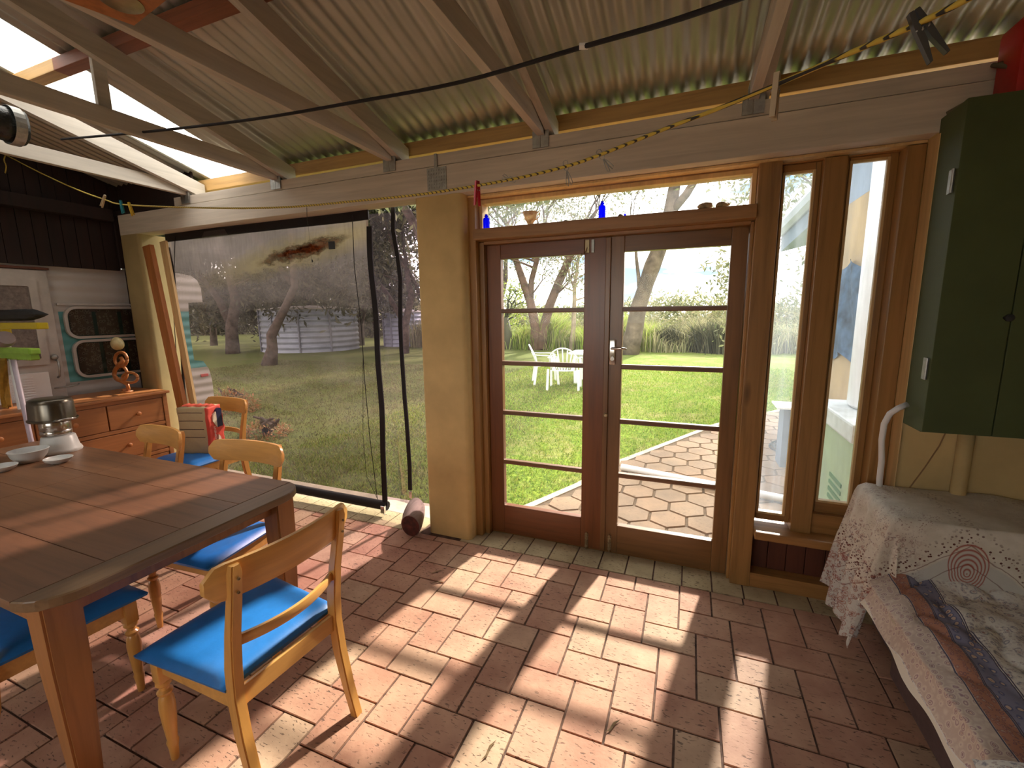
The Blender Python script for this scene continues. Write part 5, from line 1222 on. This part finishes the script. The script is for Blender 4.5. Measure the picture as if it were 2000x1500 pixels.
bush('low reddish plant beside the blind, right of the chair', tuple(at(520, 835, 4.2))[:2], .35, .3, .22, 500, M['orange'], .03, name='flowering_plant')

scrub('thicket', 'tall dark thicket beyond the water tanks', [(X, Y, 3.6, 2, random.uniform(6.5, 8.5)) for X, Y in ((-52, 33), (-47, 30), (-42, 27), (-37, 30), (-31.5, 31), (-26, 28), (-21, 27))], 5200, M['darkleaf'], .26)
# water tanks
def tank(px, Y, R, H, label, ribs=8):
    c = at(px, 690, Y); t = thing('water_tank', label, 'water tank', (c.x, Y, -.08), 'corrugated water tanks'); bm = B(); pr = []
    for k in range(81):
        z = H*k/80; pr.append((R+.022*math.cos(2*PI*ribs*z/H)**1, z))
    lathe(bm, [(0, 0)]+pr+[(0, H)], (c.x, Y, -.08), 48); obj('shell', bm, plain('grey_tank_steel', (.33, .36, .42), .5, .12, 2, metal=.2), t, auto=40)
    bm = B(); lathe(bm, [(R+.06, H-.03), (R+.06, H+.02), (R*.5, H+.12), (0, H+.18)], (c.x, Y, -.08), 48); obj('roof', bm, M['whiteold'], t, auto=40)
    bm = B()
    for a in (-2.2, -1.57, -1.0, -.4): X, Yy = c.x+(R+.03)*math.cos(a), Y+(R+.03)*math.sin(a); box(bm, X-.03, X+.03, Yy-.03, Yy+.03, -.08, H-.1)
    obj('seam', bm, plain('tank_seam', (.22, .23, .27), .6, .1, 3), t)
tank(612, 16.3, 2.15, 1.93, 'wide grey corrugated water tank seen through the blind')
tank(790, 19.5, 1.0, 1.75, 'smaller pale corrugated tank seen between the blind and the pillar')

# white plastic chairs and table
def plchair(loc, rz, label):
    t = thing('garden_chair', label, 'chair', (0, 0, 0), 'white plastic garden chairs'); w = M['white']
    bm = B(); gridmesh(bm, lambda u, v: Vector(((u*2-1)*(.20+.03*v), -.20+.43*v, .40+.015*(2*u-1)**2-.02*(1-v))), 8, 8); bmesh.ops.solidify(bm, geom=bm.faces[:], thickness=.012); obj('seat', bm, w, t)
    bm = B(); n = 17; pts = []
    for k in range(n): a = PI*k/(n-1); pts.append((.225*math.cos(a), -.24-.12*math.sin(a), .62+.24*math.sin(a)))
    pts = [(.21, -.20, .41)]+pts+[(-.21, -.20, .41)]; tube(bm, pts, .016, 8); obj('back_frame', bm, w, t, smooth=True)
    for k in range(7):
        a = PI*(k+1)/8; bm = B(); x1 = .225*math.cos(a); tube(bm, [(x1*.55, -.20, .41), (x1*.8, -.26, .6), (x1, -.24-.12*math.sin(a), .62+.24*math.sin(a))], .011, 6); obj('back_slat', bm, w, t, smooth=True)
    for s in (-1, 1):
        bm = B(); tube(bm, [(s*.22, -.30, .66), (s*.27, -.1, .645), (s*.28, .12, .64), (s*.265, .2, .6)], .02, 8, .5); obj('armrest', bm, w, t, smooth=True)
        for y in (.2, -.22):
            bm = B(); loft(bm, [[(s*.25+a_*.018+s*.02*(1-z), y+b_*.022+(.03 if y > 0 else -.05)*(1-z/.4 if z < .4 else 0), z) for a_, b_ in ((-1, -1), (1, -1), (1, 1), (-1, 1))] for z in (0, .4, .62 if y > 0 else .42)]); obj('leg', bm, w, t)
    t.location = loc; t.rotation_euler = (0, 0, rz); t.scale = (1.22, 1.1, 1.04); t['label'] = label
plchair((-2.45, 9.15, -.075), math.radians(8), 'white plastic garden chair seen from behind, nearer and right of the other')
plchair((-3.05, 9.75, -.075), math.radians(-68), 'white plastic garden chair turned sideways, left of the other')
t = thing('garden_table', 'white plastic garden table beside the two white chairs', 'table', (-1.9, 10.1, -.075))
bm = B(); slab(bm, rpoly(-2.55, -1.5, 9.75, 10.6, .12), .60, .64, .006); obj('tabletop', bm, M['white'], t)
for X, Yy in ((-2.38, 9.88), (-1.65, 9.88), (-2.38, 10.47), (-1.65, 10.47)):
    bm = B(); loft(bm, [[(X+a_*w_, Yy+b_*w_, z) for a_, b_ in ((-1, -1), (1, -1), (1, 1), (-1, 1))] for w_, z in ((.035, -.075), (.05, .60))]); obj('leg', bm, M['white'], t)

# things at the right outside: unit with marble top, heater, roof, tarps
def rbox(name, cx, cy, ang, hx, hy, z0, z1, mat, parent=None, bev=.004):
    bm = B(); box(bm, -hx, hx, -hy, hy, z0, z1, bev, Matrix.Translation((cx, cy, 0)) @ Matrix.Rotation(math.radians(ang), 4, 'Z')); return obj(name, bm, mat, parent)
un = thing('outdoor_unit', 'pale green louvred outdoor cabinet with white top, outside the right window', 'cabinet', (1.6, 3.55, -.06))
pg = plain('pale_green_panel', (.36, .46, .27), .6, .06, 4)
rbox('body', 1.55, 3.55, 0, .60, .42, -.06, .75, pg, un); rbox('top', 1.55, 3.55, 0, .62, .44, .75, .87, plain('white_marble', (.66, .70, .70), .4, .12, 9), un, .015)
bm = B()
for k in range(7): box(bm, .944, .951, 3.25, 3.50, .12+k*.05, .145+k*.05)
for k in range(7): box(bm, 1.05, 1.30, 3.12, 3.129, .12+k*.05, .145+k*.05)
obj('louvre', bm, plain('dark_green_slot', (.10, .22, .10), .6, .05, 4), un)
bm = B(); lathe(bm, [(.0, 0), (.28, 0), (.30, .02), (.30, 1.86), (.26, 1.93), (0, 1.96)], (1.36, 3.68, .872), 36); tag(obj('water_heater', bm, M['white'], auto=40), 'tall white cylindrical tank standing on the pale green cabinet', 'water heater')
bm = B(); box(bm, 1.38, 1.50, 4.4, 6.5, 2.55, 4.75); tag(obj('sun_block_wall', bm, plain('blue_grey_cladding', (.30, .36, .45), .7, .1, 2)), 'blue-grey upper wall cladding, raised to block sun, above the tan panel outside the right narrow window', 'wall cladding')  # wall carried up out of view to block sun through the narrow window
bm = B(); box(bm, 1.38, 1.50, 4.4, 6.5, -.07, 2.549); tag(obj('boundary_panel', bm, plain('tan_panel', (.50, .36, .20), .8, .15, 2)), 'tan panel wall beyond the right narrow window', 'panel')
bm = B(); gridmesh(bm, lambda u, v: Vector((1.34+.03*math.sin(u*20+v*5), 4.5+1.6*u, 1.95-.85*v-.05*math.sin(u*15))), 20, 14); bmesh.ops.solidify(bm, geom=bm.faces[:], thickness=.006)
tag(obj('blue_tarp', bm, plain('faded_blue_tarp', (.13, .22, .34), .6, .4, 6), smooth=True), 'crumpled blue-grey tarp hanging outside behind the right window', 'tarp')
# neighbour roof with gutter, seen in left narrow window
nr = thing('neighbour_roof', 'grey roof edge with pale gutter seen through the left narrow window', 'roof', (1.9, 6.2, 2.2))
g0, g1 = at(1522, 452, 10.5), at(1600, 372, 9.0)
bm = B(); tube(bm, [g0, g1, g1+(g1-g0)*.8], .13, 8); obj('gutter', bm, plain('pale_gutter', (.50, .54, .60), .5, .05, 3), nr)
bm = B(); q0, q1 = g0+Vector((.05, 0, -.1)), g1+(g1-g0)*.8+Vector((.05, 0, -.1)); loft(bm, [[q, q+Vector((2.2, .4, .35)), q+Vector((2.2, .4, .22)), q+Vector((0, 0, -.3))] for q in (q0, q1)]); obj('roof_sheet', bm, plain('blue_grey_roof', (.20, .26, .33), .6, .1, 3), nr)
for q in (g0+Vector((.12, 0, 0)), ):
    bm = B(); box(bm, q.x+1.0, q.x+1.08, q.y+.1, q.y+.18, -.07, q.z+.25); obj('post', bm, M['bark'], nr)
tbx = at(1512, 795, 5.0)
t = thing('work_bench', 'low grey bench with thin white top outside the left narrow window', 'bench', (tbx.x+.5, 5.3, -.06))
bm = B(); box(bm, tbx.x+.03, 1.30, 5.0, 5.35, tbx.z-.02, tbx.z, .003); obj('top', bm, M['white'], t)
bm = B(); box(bm, tbx.x+.10, 1.28, 5.05, 5.3, -.06, tbx.z-.02, .003); obj('cabinet', bm, plain('grey_bench', (.16, .19, .24), .7, .1, 4), t)

for (px, py), ang, lab in (((852, 1117), 40, 'thin dry gum leaf on the bricks in front of the pillar'), ((855, 1137), 20, 'dry gum leaf just below the thinner one on the bricks'), ((1197, 1418), 55, 'small dry leaf on the sunlit bricks near the picture bottom'), ((955, 1465), 75, 'long dry leaf sliver at the bottom of the floor view')):
    p = atz(px, py, .004); bm = B(); a = math.radians(ang); d = Vector((math.cos(a), math.sin(a), 0)); q = Vector((-d.y, d.x, 0))
    vs = [bm.verts.new(p+d*(t_*.045)+q*(w_+.006*math.sin(t_*3))+Vector((0, 0, .003*abs(t_)))) for t_, w_ in ((-1, 0), (-.5, -.004), (.3, -.005), (1, 0), (.3, .005), (-.5, .004))]
    bm.faces.new(vs); bmesh.ops.solidify(bm, geom=bm.faces[:], thickness=.001); tag(obj('dry_leaf', bm, plain('dry_leaf_tan', (.30, .20, .10), .8, .2, 60)), lab, 'leaf', 'dry leaves on the brick floor')
